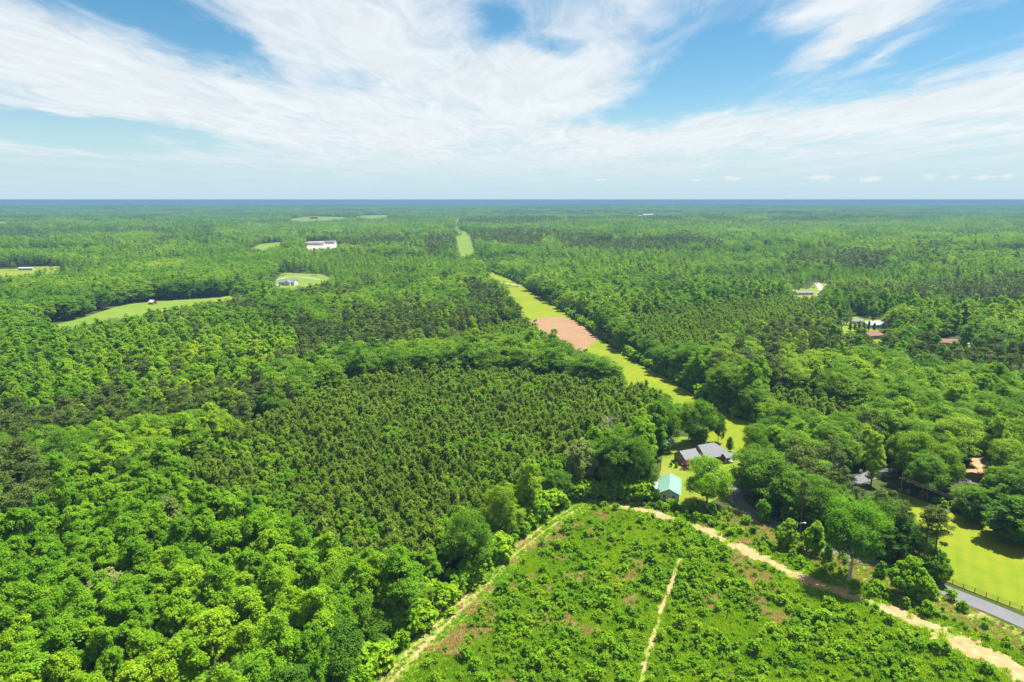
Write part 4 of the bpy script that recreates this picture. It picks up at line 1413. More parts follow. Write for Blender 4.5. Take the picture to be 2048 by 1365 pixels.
HERO_POS = np.array(HERO_POS)
for k in TREES:
    T = TREES[k]
    ok = np.ones(len(T), bool)
    for hx, hy, hr in HERO_POS:
        ok &= np.hypot(T[:, 0] - hx, T[:, 1] - hy) > (hr if k != 'shrub' else min(hr, 1.2))
    TREES[k] = T[ok]

# ------------------------------------------------------------------ which trees show largest: those become things of their own


def visible_area():
    W, Hh, sc_ = 683, 455, 683 / 2048
    buf = np.full((Hh, W), -1, np.int64)
    rows = []
    for k, T in TREES.items():
        d = np.hypot(T[:, 0], T[:, 1])
        for i in np.where(d < 520)[0]:
            rows.append((d[i], k, i))
    rows.sort(key=lambda r: -r[0])
    for n, (dd, k, i) in enumerate(rows):
        x, y, sxy, sz = TREES[k][i]
        pr = PROTO[k][i % len(PROTO[k])]
        lo = {'round': 0.25, 'tall': 0.22, 'pine': 0.5, 'young': 0.2, 'shrub': 0.0}[k]
        H, Rr = pr['H'] * sz, pr['R'] * sxy
        zz = tz(x, y)
        px, py, fw = project([[x, y, zz + H], [x, y, zz + H * lo], [x, y, zz + H * 0.6]])
        cx, y0, y1, rx = px[2] * sc_, py[0] * sc_, py[1] * sc_, Rr * F / fw[2] * sc_ * 0.9
        cyy, ry = (y0 + y1) / 2, max((y1 - y0) / 2, 0.5) + rx * 0.15
        a, b = int(max(0, cx - rx)), int(min(W - 1, cx + rx)); c, e = int(max(0, cyy - ry)), int(min(Hh - 1, cyy + ry))
        if a > b or c > e:
            continue
        yy, xx = np.ogrid[c:e + 1, a:b + 1]
        m = ((xx - cx) / max(rx, 0.6)) ** 2 + ((yy - cyy) / max(ry, 0.6)) ** 2 <= 1.1
        buf[c:e + 1, a:b + 1][m] = n
    cnt = np.bincount(buf[buf >= 0], minlength=len(rows))
    res = {k: {} for k in TREES}
    for n, (dd, k, i) in enumerate(rows):
        res[k][i] = cnt[n]
    return res


VIS = visible_area()
NMAX = {'round': 300, 'tall': 300, 'pine': 260, 'young': 300, 'shrub': 300}
OWN = {}
for k in TREES:
    ids = sorted(VIS[k], key=lambda i: -VIS[k][i])[:NMAX[k]]
    OWN[k] = [i for i in ids if VIS[k][i] > (6 if k != 'shrub' else 2)]
print('own trees', {k: len(v) for k, v in OWN.items()}, 'all', {k: len(v) for k, v in TREES.items()})

KIND_NAME = {'round': 'round_crowned_tree', 'tall': 'upright_leafy_tree', 'pine': 'pine_tree', 'young': 'young_pine_tree', 'shrub': 'shrub'}
KIND_CAT = {'round': 'tree', 'tall': 'tree', 'pine': 'pine tree', 'young': 'pine tree', 'shrub': 'shrub'}
KIND_WORD = {'round': 'deep green round-crowned tree', 'tall': 'bright green upright tree', 'pine': 'dull olive pine', 'young': 'dark young pine', 'shrub': 'bright leafy shrub'}


def place_word(x, y, k):
    p = np.array([[x, y]])
    px, py, _ = project([[x, y, tz(x, y) + 8]]); px, py = px[0], py[0]
    if k == 'young':
        for key, w in (('plantation', 'the dense pine stand'), ('young_right', 'the young stand beyond the strip'),
                       ('young_mid', 'the low patch beyond the house'), ('young_left', 'the stand left of ploughed field')):
            if inside(ST[key], p)[0]:
                if key == 'plantation':
                    w = ('near' if py > 960 else 'middle' if py > 860 else 'far') + ' part of ' + w
                return 'in ' + w
        return 'beside the cleared strip'
    if k == 'shrub':
        if inside(PG['clear'], p)[0]:
            if dist_line(trackM, p)[0] < 6: return 'beside the narrow sandy path'
            if dist_line(trackR, p)[0] < 9: return 'beside the wide sandy track'
            if dist_line(trackL, p)[0] < 11: return 'beside the grassy track'
            if px > 1330: return 'on cleared land right of the path'
            return 'on cleared land left of the path'
        if dist_line(PG['strip'], p, True)[0] < 12: return 'along the cleared strip'
        return 'at the foot of the woods'
    if inside(ST['plantation'], p)[0]: return 'rising out of the pine stand'
    if in_any([ST['young_right'], ST['young_mid'], ST['young_left']], p)[0]: return 'mixed into a young pine stand'
    if dist_line(trackL, p)[0] < 16: return 'at the grassy track edge'
    if dist_line(ROADS, p)[0] < 16: return 'beside the grey road'
    if dist_line(PG['strip'], p, True)[0] < 14: return 'beside the cleared strip'
    if dist_line(PG['yard'], p, True)[0] < 22: return 'around the grey-roofed house'
    if dist_line(PG['right_field'], p, True)[0] < 20: return 'beside the fenced right-hand field'
    if px < 700:
        if py > 1180: return 'in the front woods'
        if py > 1020: return 'in woods below the pine stand'
        if py > 860: return 'in woods left of the pine stand'
        return 'in woods beyond the pine stand'
    if px > 1480: return 'in the woods beyond the road'
    if py > 1000: return 'in woods left of the grassy track'
    return 'in woods between pine stand and strip'


def plant_individuals():
    for k in TREES:
        ids = OWN[k]
        T = TREES[k]
        sets = {}
        for i in ids:
            sets.setdefault(place_word(T[i, 0], T[i, 1], k), []).append(i)
        jobs = []
        for place, mem in sets.items():
            group = '%ss %s' % (KIND_WORD[k], place)
            pos = {i: project([[T[i, 0], T[i, 1], PROTO[k][i % len(PROTO[k])]['H'] * T[i, 3] * 0.7]]) for i in mem}
            mem = sorted(mem, key=lambda i: pos[i][0][0])
            n3 = max(1, len(mem) // 3)
            lo, hi = (np.percentile(T[ids, 3], 33), np.percentile(T[ids, 3], 67)) if len(ids) else (0, 0)
            ymid = float(np.median([pos[i][1][0] for i in mem]))
            sub = {}
            for q, i in enumerate(mem):
                side = '' if len(mem) <= 9 else ('left', 'middle', 'right')[min(q // n3, 2)]
                if len(mem) > 18:
                    side = ('front ' if pos[i][1][0] > ymid else 'back ') + side
                side = side and ', ' + side + ' part'
                hgt = 'short ' if T[i, 3] < lo else 'tall ' if T[i, 3] > hi else 'mid-height '
                sub.setdefault((hgt, side), []).append(i)
            for (hgt, side), members in sub.items():
                jobs.append((hgt + KIND_WORD[k] + ' ' + place + side, members, group, pos))
        for text, members, group, pos in jobs:
            lab = {i: text for i in members}
            if len(members) == 2:
                a, b = sorted(members, key=lambda i: pos[i][0][0])
                lab[a] = 'left-hand ' + text; lab[b] = 'right-hand ' + text
            elif len(members) > 2:
                left = sorted(members, key=lambda i: pos[i][0][0])
                low = sorted([m for m in members if m not in (left[0], left[-1])], key=lambda i: -pos[i][1][0])
                lab[left[0]] = 'leftmost ' + text; lab[left[-1]] = 'rightmost ' + text
                lab[low[0]] = 'nearest ' + text
                if len(low) > 1:
                    lab[low[-1]] = 'farthest ' + text
            for i in members:
                x, y, sxy, sz = T[i]
                d = PROTO[k][i % len(PROTO[k])]
                make_tree(KIND_NAME[k], d, (x, y, tz(x, y)), (i * 2.399) % 6.283, sxy, sz, lab[i], KIND_CAT[k], group)


plant_individuals()


def plant_rest():
    names = {'round': 'broadleaf_woods', 'tall': 'leafy_woods', 'pine': 'pine_woods', 'young': 'young_pine_woods', 'shrub': 'shrubbery'}
    labels = {'round': 'dark green round-crowned woods stretching away behind the single trees', 'tall': 'bright green leafy woods stretching away behind the single trees',
              'pine': 'dull olive pine woods in scattered dark patches', 'young': 'dense dark stand of young pines left of the house', 'shrub': 'low green brush covering the cleared land'}
    for k in TREES:
        T = TREES[k]
        m = np.ones(len(T), bool); m[OWN[k]] = False
        ii = np.where(m)[0]
        T2 = T[ii]
        d = np.hypot(T2[:, 0], T2[:, 1])
        n = len(PROTO[k])
        lods = [0, 1, 2] if k != 'shrub' else [0, 1]
        meshes = [PROTO[k][j]['lod'][l] for l in lods for j in range(n)]
        lim = {'shrub': (260, 1e9), 'young': (300, 700)}.get(k, (330, 850))
        lod = np.where(d < lim[0], 0, np.where(d < lim[1], 1, 2))
        lod = np.minimum(lod, len(lods) - 1)
        o = scatter(names[k], np.column_stack([T2[:, :2], terrain(T2[:, 0], T2[:, 1])]), (ii * 2.399) % 6.283, T2[:, 2], T2[:, 3], lod * n + ii % n, hidden_collection('shape_' + k, meshes))
        tag(o, labels[k], 'woods' if k != 'shrub' else 'brush', kind='stuff')


plant_rest()


def plant_far():
    """Woods from 1.9 to 7.5 km: pieces of canopy of about thirty crowns each; beyond that one rolling canopy."""
    meshes = []
    for v in range(7):
        rg = np.random.default_rng(900 + v)
        parts = []
        n = 34
        pts = rg.uniform(-23, 23, (n, 2))
        for j in range(n):
            k = rg.choice(['round', 'tall', 'pine'], p=[[0.5, 0.4, 0.1], [0.3, 0.6, 0.1], [0.1, 0.1, 0.8], [0.45, 0.45, 0.1], [0.7, 0.2, 0.1], [0.2, 0.7, 0.1], [0.2, 0.2, 0.6]][v])
            pr = SPEC[k]
            H = rg.uniform(*pr[1]) * rg.uniform(0.5, 1.15); Rr = rg.uniform(*pr[2]) * 1.15
            V, Fc, t, _ = pr[0](rg, H, Rr, 3)
            V = V + np.array([pts[j, 0], pts[j, 1], 0])
            parts.append((V, Fc, {'round': 0, 'tall': 1, 'pine': 2}[k], np.clip(t * 0.4 + rg.uniform(-0.35, 0.6), 0, 1)))
        meshes.append(join_mesh('canopy_piece', parts, ['leaf_round', 'leaf_tall', 'needle_pine']))
    P = np.vstack([grid(1900, 6000, 36, 0.45), grid(6000, 12500, 50, 0.45)])
    P = P[free(P, 12.0)]
    u = vnoise(P, 260, 51) * 0.6 + vnoise(P, 90, 52) * 0.4
    pine = (vnoise(P, 340, 61) * 0.55 + vnoise(P, 110, 62) * 0.45) > 0.58
    pine |= in_any(PINES, P)
    idx = np.where(pine, np.where(rng.random(len(P)) < 0.7, 2, 6), np.where(u > 0.57, np.where(rng.random(len(P)) < 0.5, 1, 5), rng.choice([0, 3, 4], len(P))))
    s = rng.uniform(0.85, 1.15, len(P)) * (0.55 + 0.75 * vnoise(P, 300, 55))
    o = scatter('far_woods', np.column_stack([P, terrain(*P.T)]), rng.uniform(0, 6.28, len(P)), np.where(np.hypot(*P.T) > 6000, 1.4, 1.0), s, idx, hidden_collection('shape_far', meshes))
    tag(o, 'far woods rolling away towards the horizon', 'woods', kind='stuff')
    # the last canopy before the horizon
    rad = np.exp(np.arange(math.log(11800), math.log(20500), 0.010))
    ang = np.arange(R(-47), R(47), 0.0016)
    RR, AA = np.meshgrid(rad, ang, indexing='ij')
    RR = RR * (1 + rng.uniform(-0.006, 0.006, RR.shape))
    X = RR * np.sin(AA); Y = RR * np.cos(AA)
    Z = terrain(X, Y) + 9 + rng.uniform(0, 14, X.shape)
    V = np.stack([X.ravel(), Y.ravel(), Z.ravel()], 1)
    na = len(ang); i, j = np.meshgrid(np.arange(len(rad) - 1), np.arange(na - 1), indexing='ij')
    Q = np.stack([i * na + j, (i + 1) * na + j, (i + 1) * na + j + 1, i * na + j + 1], -1).reshape(-1, 4)[:, ::-1]
    nn = vnoise(np.stack([X.ravel(), Y.ravel()], 1), 420, 71) * 0.6 + rng.random(X.size) * 0.4
    o = link('distant_woods', mesh_np('distant_woods', V, Q, ['leaf_round'], attrs={'tint': nn * 2.4}))
    tag(o, 'blue-green distant woods along the horizon', 'woods', kind='stuff')


plant_far()


def ground_cover():
    meshes = []
    for v in range(6):
        rg = np.random.default_rng(300 + v)
        V, T, t = shape_tuft(rg, 0.75 if v < 4 else 0.9, 46)
        meshes.append(mesh_np('tuft', V, T, ['grass_blade' if v < 4 else 'dry_grass'], attrs={'tint': t}))
    pg = PG['clear']
    lo, hi = pg.min(0), pg.max(0)
    P = rng.uniform(np.maximum(lo, (-70, 90)), np.minimum(hi, (190, 260)), (90000, 2))
    P = P[inside(pg, P)]
    d = dirt(P)
    P = P[((d + rng.normal(0, 0.12, len(P))) < 0.36) & (dist_line(trackM, P) > 0.5) & (dist_line(trackR, P) > rng.uniform(0.4, 2.6, len(P)))]
    z = terrain(*P.T)
    px, py, fw = project(np.column_stack([P, z]))
    P = P[(px > -120) & (px < 2170) & (py < 1430)]
    dry = (vnoise(P, 5, 91) * 0.5 + vnoise(P, 13, 92) * 0.5) > 0.70
    dry |= (dist_line(ROADS, P) < 14) & (rng.random(len(P)) < 0.55)
    idx = np.where(dry, rng.integers(4, 6, len(P)), rng.integers(0, 4, len(P)))
    tl = dist_line(trackL, P)
    s = rng.uniform(0.6, 1.3, len(P)) * np.where(tl < 4.5, 0.55, 1.0) * np.where(dist_line(ROADS, P) < 14, 0.7, 1.0)
    o = scatter('tall_grass', np.column_stack([P, terrain(*P.T) + 0.02]), rng.uniform(0, 6.28, len(P)), s, s * rng.uniform(0.7, 1.2, len(P)), idx, hidden_collection('shape_tuft', meshes))
    tag(o, 'tall grass and weeds growing over the cleared land', 'grass', kind='stuff')


ground_cover()

# ------------------------------------------------------------------ buildings
plain_mat('roof_grey', (0.112, 0.116, 0.13), 0.8, 0.12, 1.5, 0.3)
plain_mat('roof_dark', (0.16, 0.17, 0.19), 0.8, 0.2, 1.5, 0.3)
plain_mat('roof_red', (0.15, 0.075, 0.058), 0.85, 0.2, 1.2, 0.2)
plain_mat('roof_blue', (0.22, 0.27, 0.33), 0.7, 0.12, 1.2, 0.3)
plain_mat('roof_white', (0.34, 0.35, 0.36), 0.6, 0.08, 1.0, 0.3)
plain_mat('roof_green', (0.135, 0.255, 0.195), 0.5, 0.16, 0.6, 0.4)
plain_mat('siding', (0.42, 0.37, 0.29), 0.8, 0.1, 1.5, 0.2)
plain_mat('siding_white', (0.5, 0.49, 0.47), 0.8, 0.08, 1.5, 0.2)
plain_mat('pink_wall', (0.58, 0.42, 0.34), 0.85, 0.12, 1.0, 0.2)
plain_mat('trim_white', (0.55, 0.54, 0.52), 0.6, 0.05, 2.0, 0.3)
plain_mat('glass', (0.03, 0.04, 0.05), 0.08, 0.2, 2.0, 0.6)
plain_mat('wood_brown', (0.20, 0.12, 0.07), 0.85, 0.3, 3.0, 0.2)
plain_mat('pole_wood', (0.11, 0.085, 0.06), 0.9, 0.3, 3.0, 0.1)
plain_mat('metal_grey', (0.45, 0.46, 0.48), 0.4, 0.1, 2.0, 0.5, metal=0.6)
plain_mat('wire', (0.25, 0.25, 0.25), 0.5, 0.1, 1.0, 0.5)
plain_mat('car_silver', (0.55, 0.57, 0.60), 0.3, 0.05, 1.0, 0.5)
plain_mat('car_dark', (0.05, 0.06, 0.08), 0.25, 0.05, 1.0, 0.5)
plain_mat('tyre', (0.02, 0.02, 0.02), 0.9, 0.1, 1.0, 0.2)
plain_mat('lamp_white', (0.8, 0.8, 0.8), 0.4, 0.05, 1.0, 0.4)


def brick_mat(name, c1, c2, mortar):
    m, nt, N, L, out = new_mat(name)
    p = N('ShaderNodeBsdfPrincipled'); p.inputs['Roughness'].default_value = 0.9; p.inputs['Specular IOR Level'].default_value = 0.2
    tc = N('ShaderNodeTexCoord'); b = N('ShaderNodeTexBrick')
    b.inputs['Scale'].default_value = 4.0
    b.inputs['Color1'].default_value = (*c1, 1); b.inputs['Color2'].default_value = (*c2, 1); b.inputs['Mortar'].default_value = (*mortar, 1)
    mp = N('ShaderNodeMapping'); mp.inputs['Rotation'].default_value = (R(90), 0, 0)
    L(tc.outputs['Object'], mp.inputs[0]); L(mp.outputs[0], b.inputs['Vector']); L(b.outputs['Color'], p.inputs['Base Color']); L(p.outputs[0], out.inputs[0])


brick_mat('brick', (0.24, 0.13, 0.09), (0.17, 0.09, 0.065), (0.30, 0.26, 0.22))


def roof_panels(mb, x0, x1, yc, half, eave, ridge, over=0.45, th=0.16, hip0=0.0, hip1=0.0):
    """Two thick roof slopes along x; hip0 / hip1 pull the ridge in at either end."""
    a, b = x0 - over, x1 + over
    k = (ridge - eave) / half
    yo = half + over; ze = eave - over * k
    r0, r1 = a + hip0, b - hip1
    for up in (0, 1):
        pass
    top = [(a, yc - yo, ze), (b, yc - yo, ze), (b, yc + yo, ze), (a, yc + yo, ze), (r0, yc, ridge), (r1, yc, ridge)]
    n = len(top)
    vs = [(x, y, z + th) for x, y, z in top] + [(x, y, z) for x, y, z in top]
    fs = [(0, 1, 5, 4), (2, 3, 4, 5), (1, 2, 5), (3, 0, 4)]
    if hip0 == 0: fs.remove((3, 0, 4))
    if hip1 == 0: fs.remove((1, 2, 5))
    low = [tuple(i + n for i in f[::-1]) for f in fs]
    rim = [(0, n, n + 1, 1), (2, n + 2, n + 3, 3)]
    if hip0 == 0: rim += [(3, n + 3, n + 4, 4), (4, n + 4, n, 0)]
    else: rim += [(3, n + 3, n, 0)]
    if hip1 == 0: rim += [(1, n + 1, n + 5, 5), (5, n + 5, n + 2, 2)]
    else: rim += [(1, n + 1, n + 2, 2)]
    mb.add(vs, fs + low + rim)


def gable_walls(mb, x0, x1, yc, half, eave, ridge, hip0=False, hip1=False):
    y0, y1 = yc - half, yc + half
    vs = [(x0, y0, -0.3), (x1, y0, -0.3), (x1, y1, -0.3), (x0, y1, -0.3), (x0, y0, eave), (x1, y0, eave), (x1, y1, eave), (x0, y1, eave)]
    fs = [(0, 1, 5, 4), (2, 3, 7, 6), (0, 3, 2, 1)]
    if hip0:
        fs.append((3, 0, 4, 7))
    else:
        vs.append((x0, yc, ridge)); fs.append((3, 0, 4, len(vs) - 1, 7))
    if hip1:
        fs.append((1, 2, 6, 5))
    else:
        vs.append((x1, yc, ridge)); fs.append((1, 2, 6, len(vs) - 1, 5))
    mb.add(vs, fs)


def window(root, cx, y, z0, w, h, face=-1, frame='trim_white', axis='y'):
    """A framed window set on a wall that faces -y (face=-1), +y, or along x (axis='x')."""
    f = MB(); p = MB()

    def bx(m, a0, a1, d0, d1, z0_, z1_):
        if axis == 'y':
            m.box(a0, a1, min(d0, d1), max(d0, d1), z0_, z1_)
        else:
            m.box(min(d0, d1), max(d0, d1), a0, a1, z0_, z1_)
    t = 0.09
    o = face * 0.07
    bx(f, cx - w / 2 - t, cx + w / 2 + t, y, y + o, z0 - t, z0); bx(f, cx - w / 2 - t, cx + w / 2 + t, y, y + o, z0 + h, z0 + h + t)
    bx(f, cx - w / 2 - t, cx - w / 2, y, y + o, z0, z0 + h); bx(f, cx + w / 2, cx + w / 2 + t, y, y + o, z0, z0 + h)
    bx(f, cx - 0.03, cx + 0.03, y, y + o * 0.8, z0, z0 + h)
    bx(p, cx - w / 2, cx + w / 2, y, y + face * 0.03, z0, z0 + h)
    wo = f.build('window', frame, root)
    p.build('pane', 'glass', wo)


def panel(root, name, mat, x0, x1, y, z0, z1, face=-1, d=0.06):
    return MB().box(x0, x1, min(y, y + face * d), max(y, y + face * d), z0, z1).build(name, mat, root)


def farmhouse():
    e = empty('house', (64.9, 260.2, 0), R(24.5))
    w = MB(); gable_walls(w, 0, 8, 0, 3.6, 2.7, 4.9); w.build('wall', 'brick', e)
    w = MB(); gable_walls(w, 8.004, 20, -0.6, 4.9, 2.7, 6.2, False, True); w.build('wall', 'brick', e)
    r = MB(); roof_panels(r, 0, 7.6, 0, 3.6, 2.7, 4.9); r.build('roof', 'roof_grey', e)
    r = MB(); roof_panels(r, 8.3, 20, -0.6, 4.9, 2.7, 6.2, hip1=4.6); ro = r.build('roof', 'roof_grey', e)
    MB().box(13.2, 13.5, 1.2, 1.5, 5.0, 6.0).build('vent_pipe', 'metal_grey', ro)
    g = MB(); g.box(7.9, 8.0, -5.4, 4.2, 2.72, 2.95); g.build('gable_trim', 'trim_white', e)
    r = MB(); roof_panels(r, 15.6, 19.6, -6.6, 1.6, 2.55, 3.5, 0.3); r.build('porch_roof', 'roof_grey', e)
    for px_ in (15.7, 17.6, 19.5):
        MB().box(px_ - 0.1, px_ + 0.1, -8.05, -7.85, 0, 2.5).build('porch_column', 'trim_white', e)
    MB().box(15.3, 19.9, -8.3, -5.55, 0, 0.22).build('porch_floor', 'concrete', e)
    for x0, x1 in ((0.9, 3.3), (4.5, 6.9)):
        d = panel(e, 'garage_door', 'trim_white', x0, x1, -3.6, 0.05, 2.15)
        for q in range(3):
            panel(d, 'door_panel', 'siding_white', x0 + 0.1, x1 - 0.1, -3.66, 0.15 + q * 0.68, 0.72 + q * 0.68, -1, 0.03)
    panel(e, 'door', 'wood_brown', 16.9, 17.9, -5.5, 0.25, 2.25)
    for cx in (9.6, 12.0, 14.2):
        window(e, cx, -5.5, 0.9, 1.2, 1.3)
    window(e, 0.0, 0.0, 0.9, 1.2, 1.3, axis='x', face=-1)
    window(e, 18.9, -5.5, 0.9, 0.9, 1.3)
    for cx in (2.0, 6.0):
        window(e, cx, 3.6, 0.9, 1.1, 1.2, face=1)
    for cx in (11.0, 16.0):
        window(e, cx, 4.3, 0.9, 1.3, 1.3, face=1)
    gt = MB(); gt.box(-0.4, 8.0, -4.12, -4.02, 2.22, 2.36); gt.build('gutter', 'trim_white', e)
    tag(e, 'brick ranch house with pale grey shingle roofs and white garage doors', 'house')


farmhouse()


def outbuilding():
    e = empty('outbuilding', (54.8, 231.9, 0), R(90 - 14.2))     # x runs along the ridge, away from the camera
    w = MB(); gable_walls(w, -7.0, 7.0, 0, 3.3, 2.7, 4.3); w.build('wall', 'siding', e)
    r = MB(); roof_panels(r, -7.0, 7.0, 0, 3.3, 2.7, 4.3, 0.5, 0.1); ro = r.build('roof', 'roof_green', e)
    k = 1.6 / 3.3
    for i in range(21):                                            # standing seams of the metal sheets
        x = -7.35 + i * 0.735
        for s in (-1, 1):
            m = MB()
            m.add([(x - 0.03, 0, 4.405), (x + 0.03, 0, 4.405), (x + 0.03, s * 3.78, 4.405 - 3.78 * k), (x - 0.03, s * 3.78, 4.405 - 3.78 * k),
                   (x - 0.03, 0, 4.45), (x + 0.03, 0, 4.45), (x + 0.03, s * 3.78, 4.45 - 3.78 * k), (x - 0.03, s * 3.78, 4.45 - 3.78 * k)],
                  [(4, 5, 6, 7), (0, 1, 5, 4), (1, 2, 6, 5), (2, 3, 7, 6), (3, 0, 4, 7)])
            m.build('seam', 'roof_green', ro)
    MB().box(-7.5, 7.5, -0.12, 0.12, 4.40, 4.47).build('ridge_cap', 'roof_green', ro)
    for cy_ in (-1.5, 1.6):
        window(e, cy_, -7.0, 1.0, 0.9, 1.1, axis='x', face=-1)
    b = MB(); b.box(-7.12, -7.0, -3.3, 3.3, -0.2, 0.7); b.build('base_course', 'concrete', e)
    m = MB(); m.box(-3, 4, 3.3, 5.6, 2.0, 2.12); m.build('lean_to_roof', 'roof_dark', e)
    for x in (-2.8, 0.5, 3.8):
        MB().box(x - 0.07, x + 0.07, 5.4, 5.54, -0.2, 2.0).build('post', 'wood_brown', e)
    panel(e, 'door', 'trim_white', 1.0, 3.6, -3.3, 0.0, 2.2, -1)
    tag(e, 'long outbuilding with a green metal gable roof and tan walls', 'outbuilding')


outbuilding()


def simple_house(name, at, yaw, L_, D_, eave, ridge, wall, roof, label, cat='house', hip=0.0, wing=None, door='wood_brown', nwin=3):
    e = empty(name, at, R(yaw))
    w = MB(); gable_walls(w, -L_ / 2, L_ / 2, 0, D_ / 2, eave, ridge, hip > 0, hip > 0); w.build('wall', wall, e)
    r = MB(); roof_panels(r, -L_ / 2, L_ / 2, 0, D_ / 2, eave, ridge, 0.4, 0.2, hip, hip); r.build('roof', roof, e)
    if wing:
        x0, x1, d0, wr = wing
        # a cross wing to the front with its own gable
        w = MB(); hw = (x1 - x0) / 2; xc = (x0 + x1) / 2
        y0 = -D_ / 2 - d0
        w.add([(x0, y0, -0.3), (x1, y0, -0.3), (x1, -0.5, -0.3), (x0, -0.5, -0.3), (x0, y0, eave), (x1, y0, eave), (x1, -0.5, eave), (x0, -0.5, eave), (xc, y0, wr), (xc, -0.5, wr)],
              [(0, 1, 5, 8, 4), (1, 2, 6, 5), (3, 0, 4, 7)]); w.build('wing_wall', 'siding_white', e)
        w = MB(); o = 0.4; k = (wr - eave) / hw
        w.add([(x0 - o, y0 - o, eave - o * k), (xc, y0 - o, wr), (xc, 0.2, wr), (x0 - o, 0.2, eave - o * k), (x1 + o, y0 - o, eave - o * k), (x1 + o, 0.2, eave - o * k),
               (x0 - o, y0 - o, eave - o * k + .2), (xc, y0 - o, wr + .2), (xc, 0.2, wr + .2), (x0 - o, 0.2, eave - o * k + .2), (x1 + o, y0 - o, eave - o * k + .2), (x1 + o, 0.2, eave - o * k + .2)],
              [(6, 7, 8, 9), (7, 10, 11, 8), (0, 3, 2, 1), (1, 2, 5, 4), (0, 1, 7, 6), (1, 4, 10, 7), (0, 6, 9, 3), (4, 5, 11, 10)]); w.build('wing_roof', roof, e)
        window(e, xc, y0, 0.9, 1.4, 1.3)
    for i in range(nwin):
        cx = -L_ / 2 + L_ * (i + 0.7) / (nwin + 0.4)
        if wing and wing[0] - 1 < cx < wing[1] + 1:
            continue
        window(e, cx, -D_ / 2, 0.9, min(1.5, L_ / 8), min(1.3, eave * 0.45))
    dx = L_ * 0.30
    panel(e, 'door', door, dx, dx + min(1.1, L_ * 0.12), -D_ / 2, 0.02, min(2.1, eave - 0.25))
    tag(e, label, cat)
    return e


simple_house('house', G(1742, 677), 18, 17, 9, 2.8, 5.2, 'brick', 'roof_red', 'brick house with a reddish-brown hipped roof among the right-hand trees', hip=4.0)
simple_house('house', G(1747, 655), 12, 17, 9, 2.8, 5.0, 'siding_white', 'roof_blue', 'house with a pale blue-grey roof behind the row of small conifers')
simple_house('shed', G(1713, 648), -10, 9, 6, 2.6, 4.2, 'siding', 'roof_grey', 'grey-roofed shed beside the tan yard left of the pale blue roof', 'shed')
simple_house('house', G(1898, 692), -14, 19, 8, 2.8, 4.8, 'brick', 'roof_red', 'long low brick house with a rust-brown roof near the right edge')
simple_house('house', G(1607, 590), 4, 19, 8, 2.8, 4.4, 'siding_white', 'roof_grey', 'low white house with a pale flat-looking roof in the bare yard', nwin=4)
simple_house('house', G(577, 570), -8, 20, 11, 3.6, 7.0, 'siding_white', 'roof_grey', 'white house with grey roofs and a front gable by the left field', wing=(-1.0, 6.0, 4.5, 6.4))
simple_house('shed', G(551, 575), -12, 9, 5, 2.4, 3.4, 'wood_brown', 'roof_white', 'small brown shed with a pale roof left of the white house', 'shed')
simple_house('shed', G(305.5, 609), -28, 6.0, 4.5, 2.4, 4.2, 'wood_brown', 'roof_white', 'tiny brown shed with a pale roof alone in the left field', 'shed', nwin=1)
simple_house('mobile_home', G(53, 541), 6, 19, 5.5, 3.2, 4.0, 'siding', 'roof_white', 'long mobile home with a white roof at the left edge', 'mobile home', nwin=4)
simple_house('shed', G(1333, 893), 20, 4.2, 3.4, 2.2, 3.1, 'siding_white', 'roof_blue', 'small pale blue-roofed shed under the trees behind the house', 'shed', nwin=1)
simple_house('school', G(630, 491), 4, 40, 16, 4.6, 6.8, 'pink_wall', 'roof_grey', 'long pinkish low building with grey roofs in the far left woods', 'building', wing=(4, 16, 6, 6.4), nwin=6)
simple_house('hall', G(660, 488), 0, 22, 14, 5.0, 6.4, 'siding', 'roof_grey', 'pale block right behind the long pinkish building', 'building', nwin=4)
simple_house('warehouse', G(1296, 434), 0, 62, 30, 14, 17, 'siding_white', 'roof_white', 'long white warehouse far off right of the cleared strip', 'building', nwin=5)
simple_house('warehouse', G(1275, 434.5), 0, 34, 24, 9, 11, 'siding', 'roof_white', 'lower pale annex left of the far white warehouse', 'building', nwin=3)
simple_house('barn', G(277, 424.5), 3, 70, 30, 13, 16, 'siding_white', 'roof_white', 'far white roof near the horizon at upper left', 'building', nwin=4)
simple_house('barn', G(170, 432.5), -4, 46, 24, 11, 14, 'siding', 'roof_white', 'far pale building beside the tan clearing at upper left', 'building', nwin=3)
simple_house('barn', G(628, 438), 10, 40, 20, 9, 13, 'wood_brown', 'roof_red', 'brownish farm building on the far pale hill field', 'barn', nwin=3)


for i_, (px_, py_, yw_, L__, wm_, rm_, lab_) in enumerate([
        (1125, 458, 10, 22, 'siding_white', 'roof_grey', 'far pale house right of the distant strip, in dense woods'),
        (1140, 456, -20, 18, 'siding', 'roof_white', 'far white-roofed house just right of its pale neighbour'),
        (735, 452, 5, 20, 'siding_white', 'roof_red', 'far house with a reddish roof below the pale hill field'),
        (702, 458, -12, 18, 'siding_white', 'roof_white', 'far white-roofed house in woods above the long pinkish building'),
        (950, 447, 0, 22, 'siding_white', 'roof_white', 'far white house beside the distant end of the strip'),
        (1490, 428, 0, 34, 'siding_white', 'roof_white', 'far pale roof in the hazy woods right of centre')]):
    simple_house('house', G(px_, py_), yw_, L__, L__ * 0.6, L__ * 0.36, L__ * 0.55, wm_, rm_, lab_)


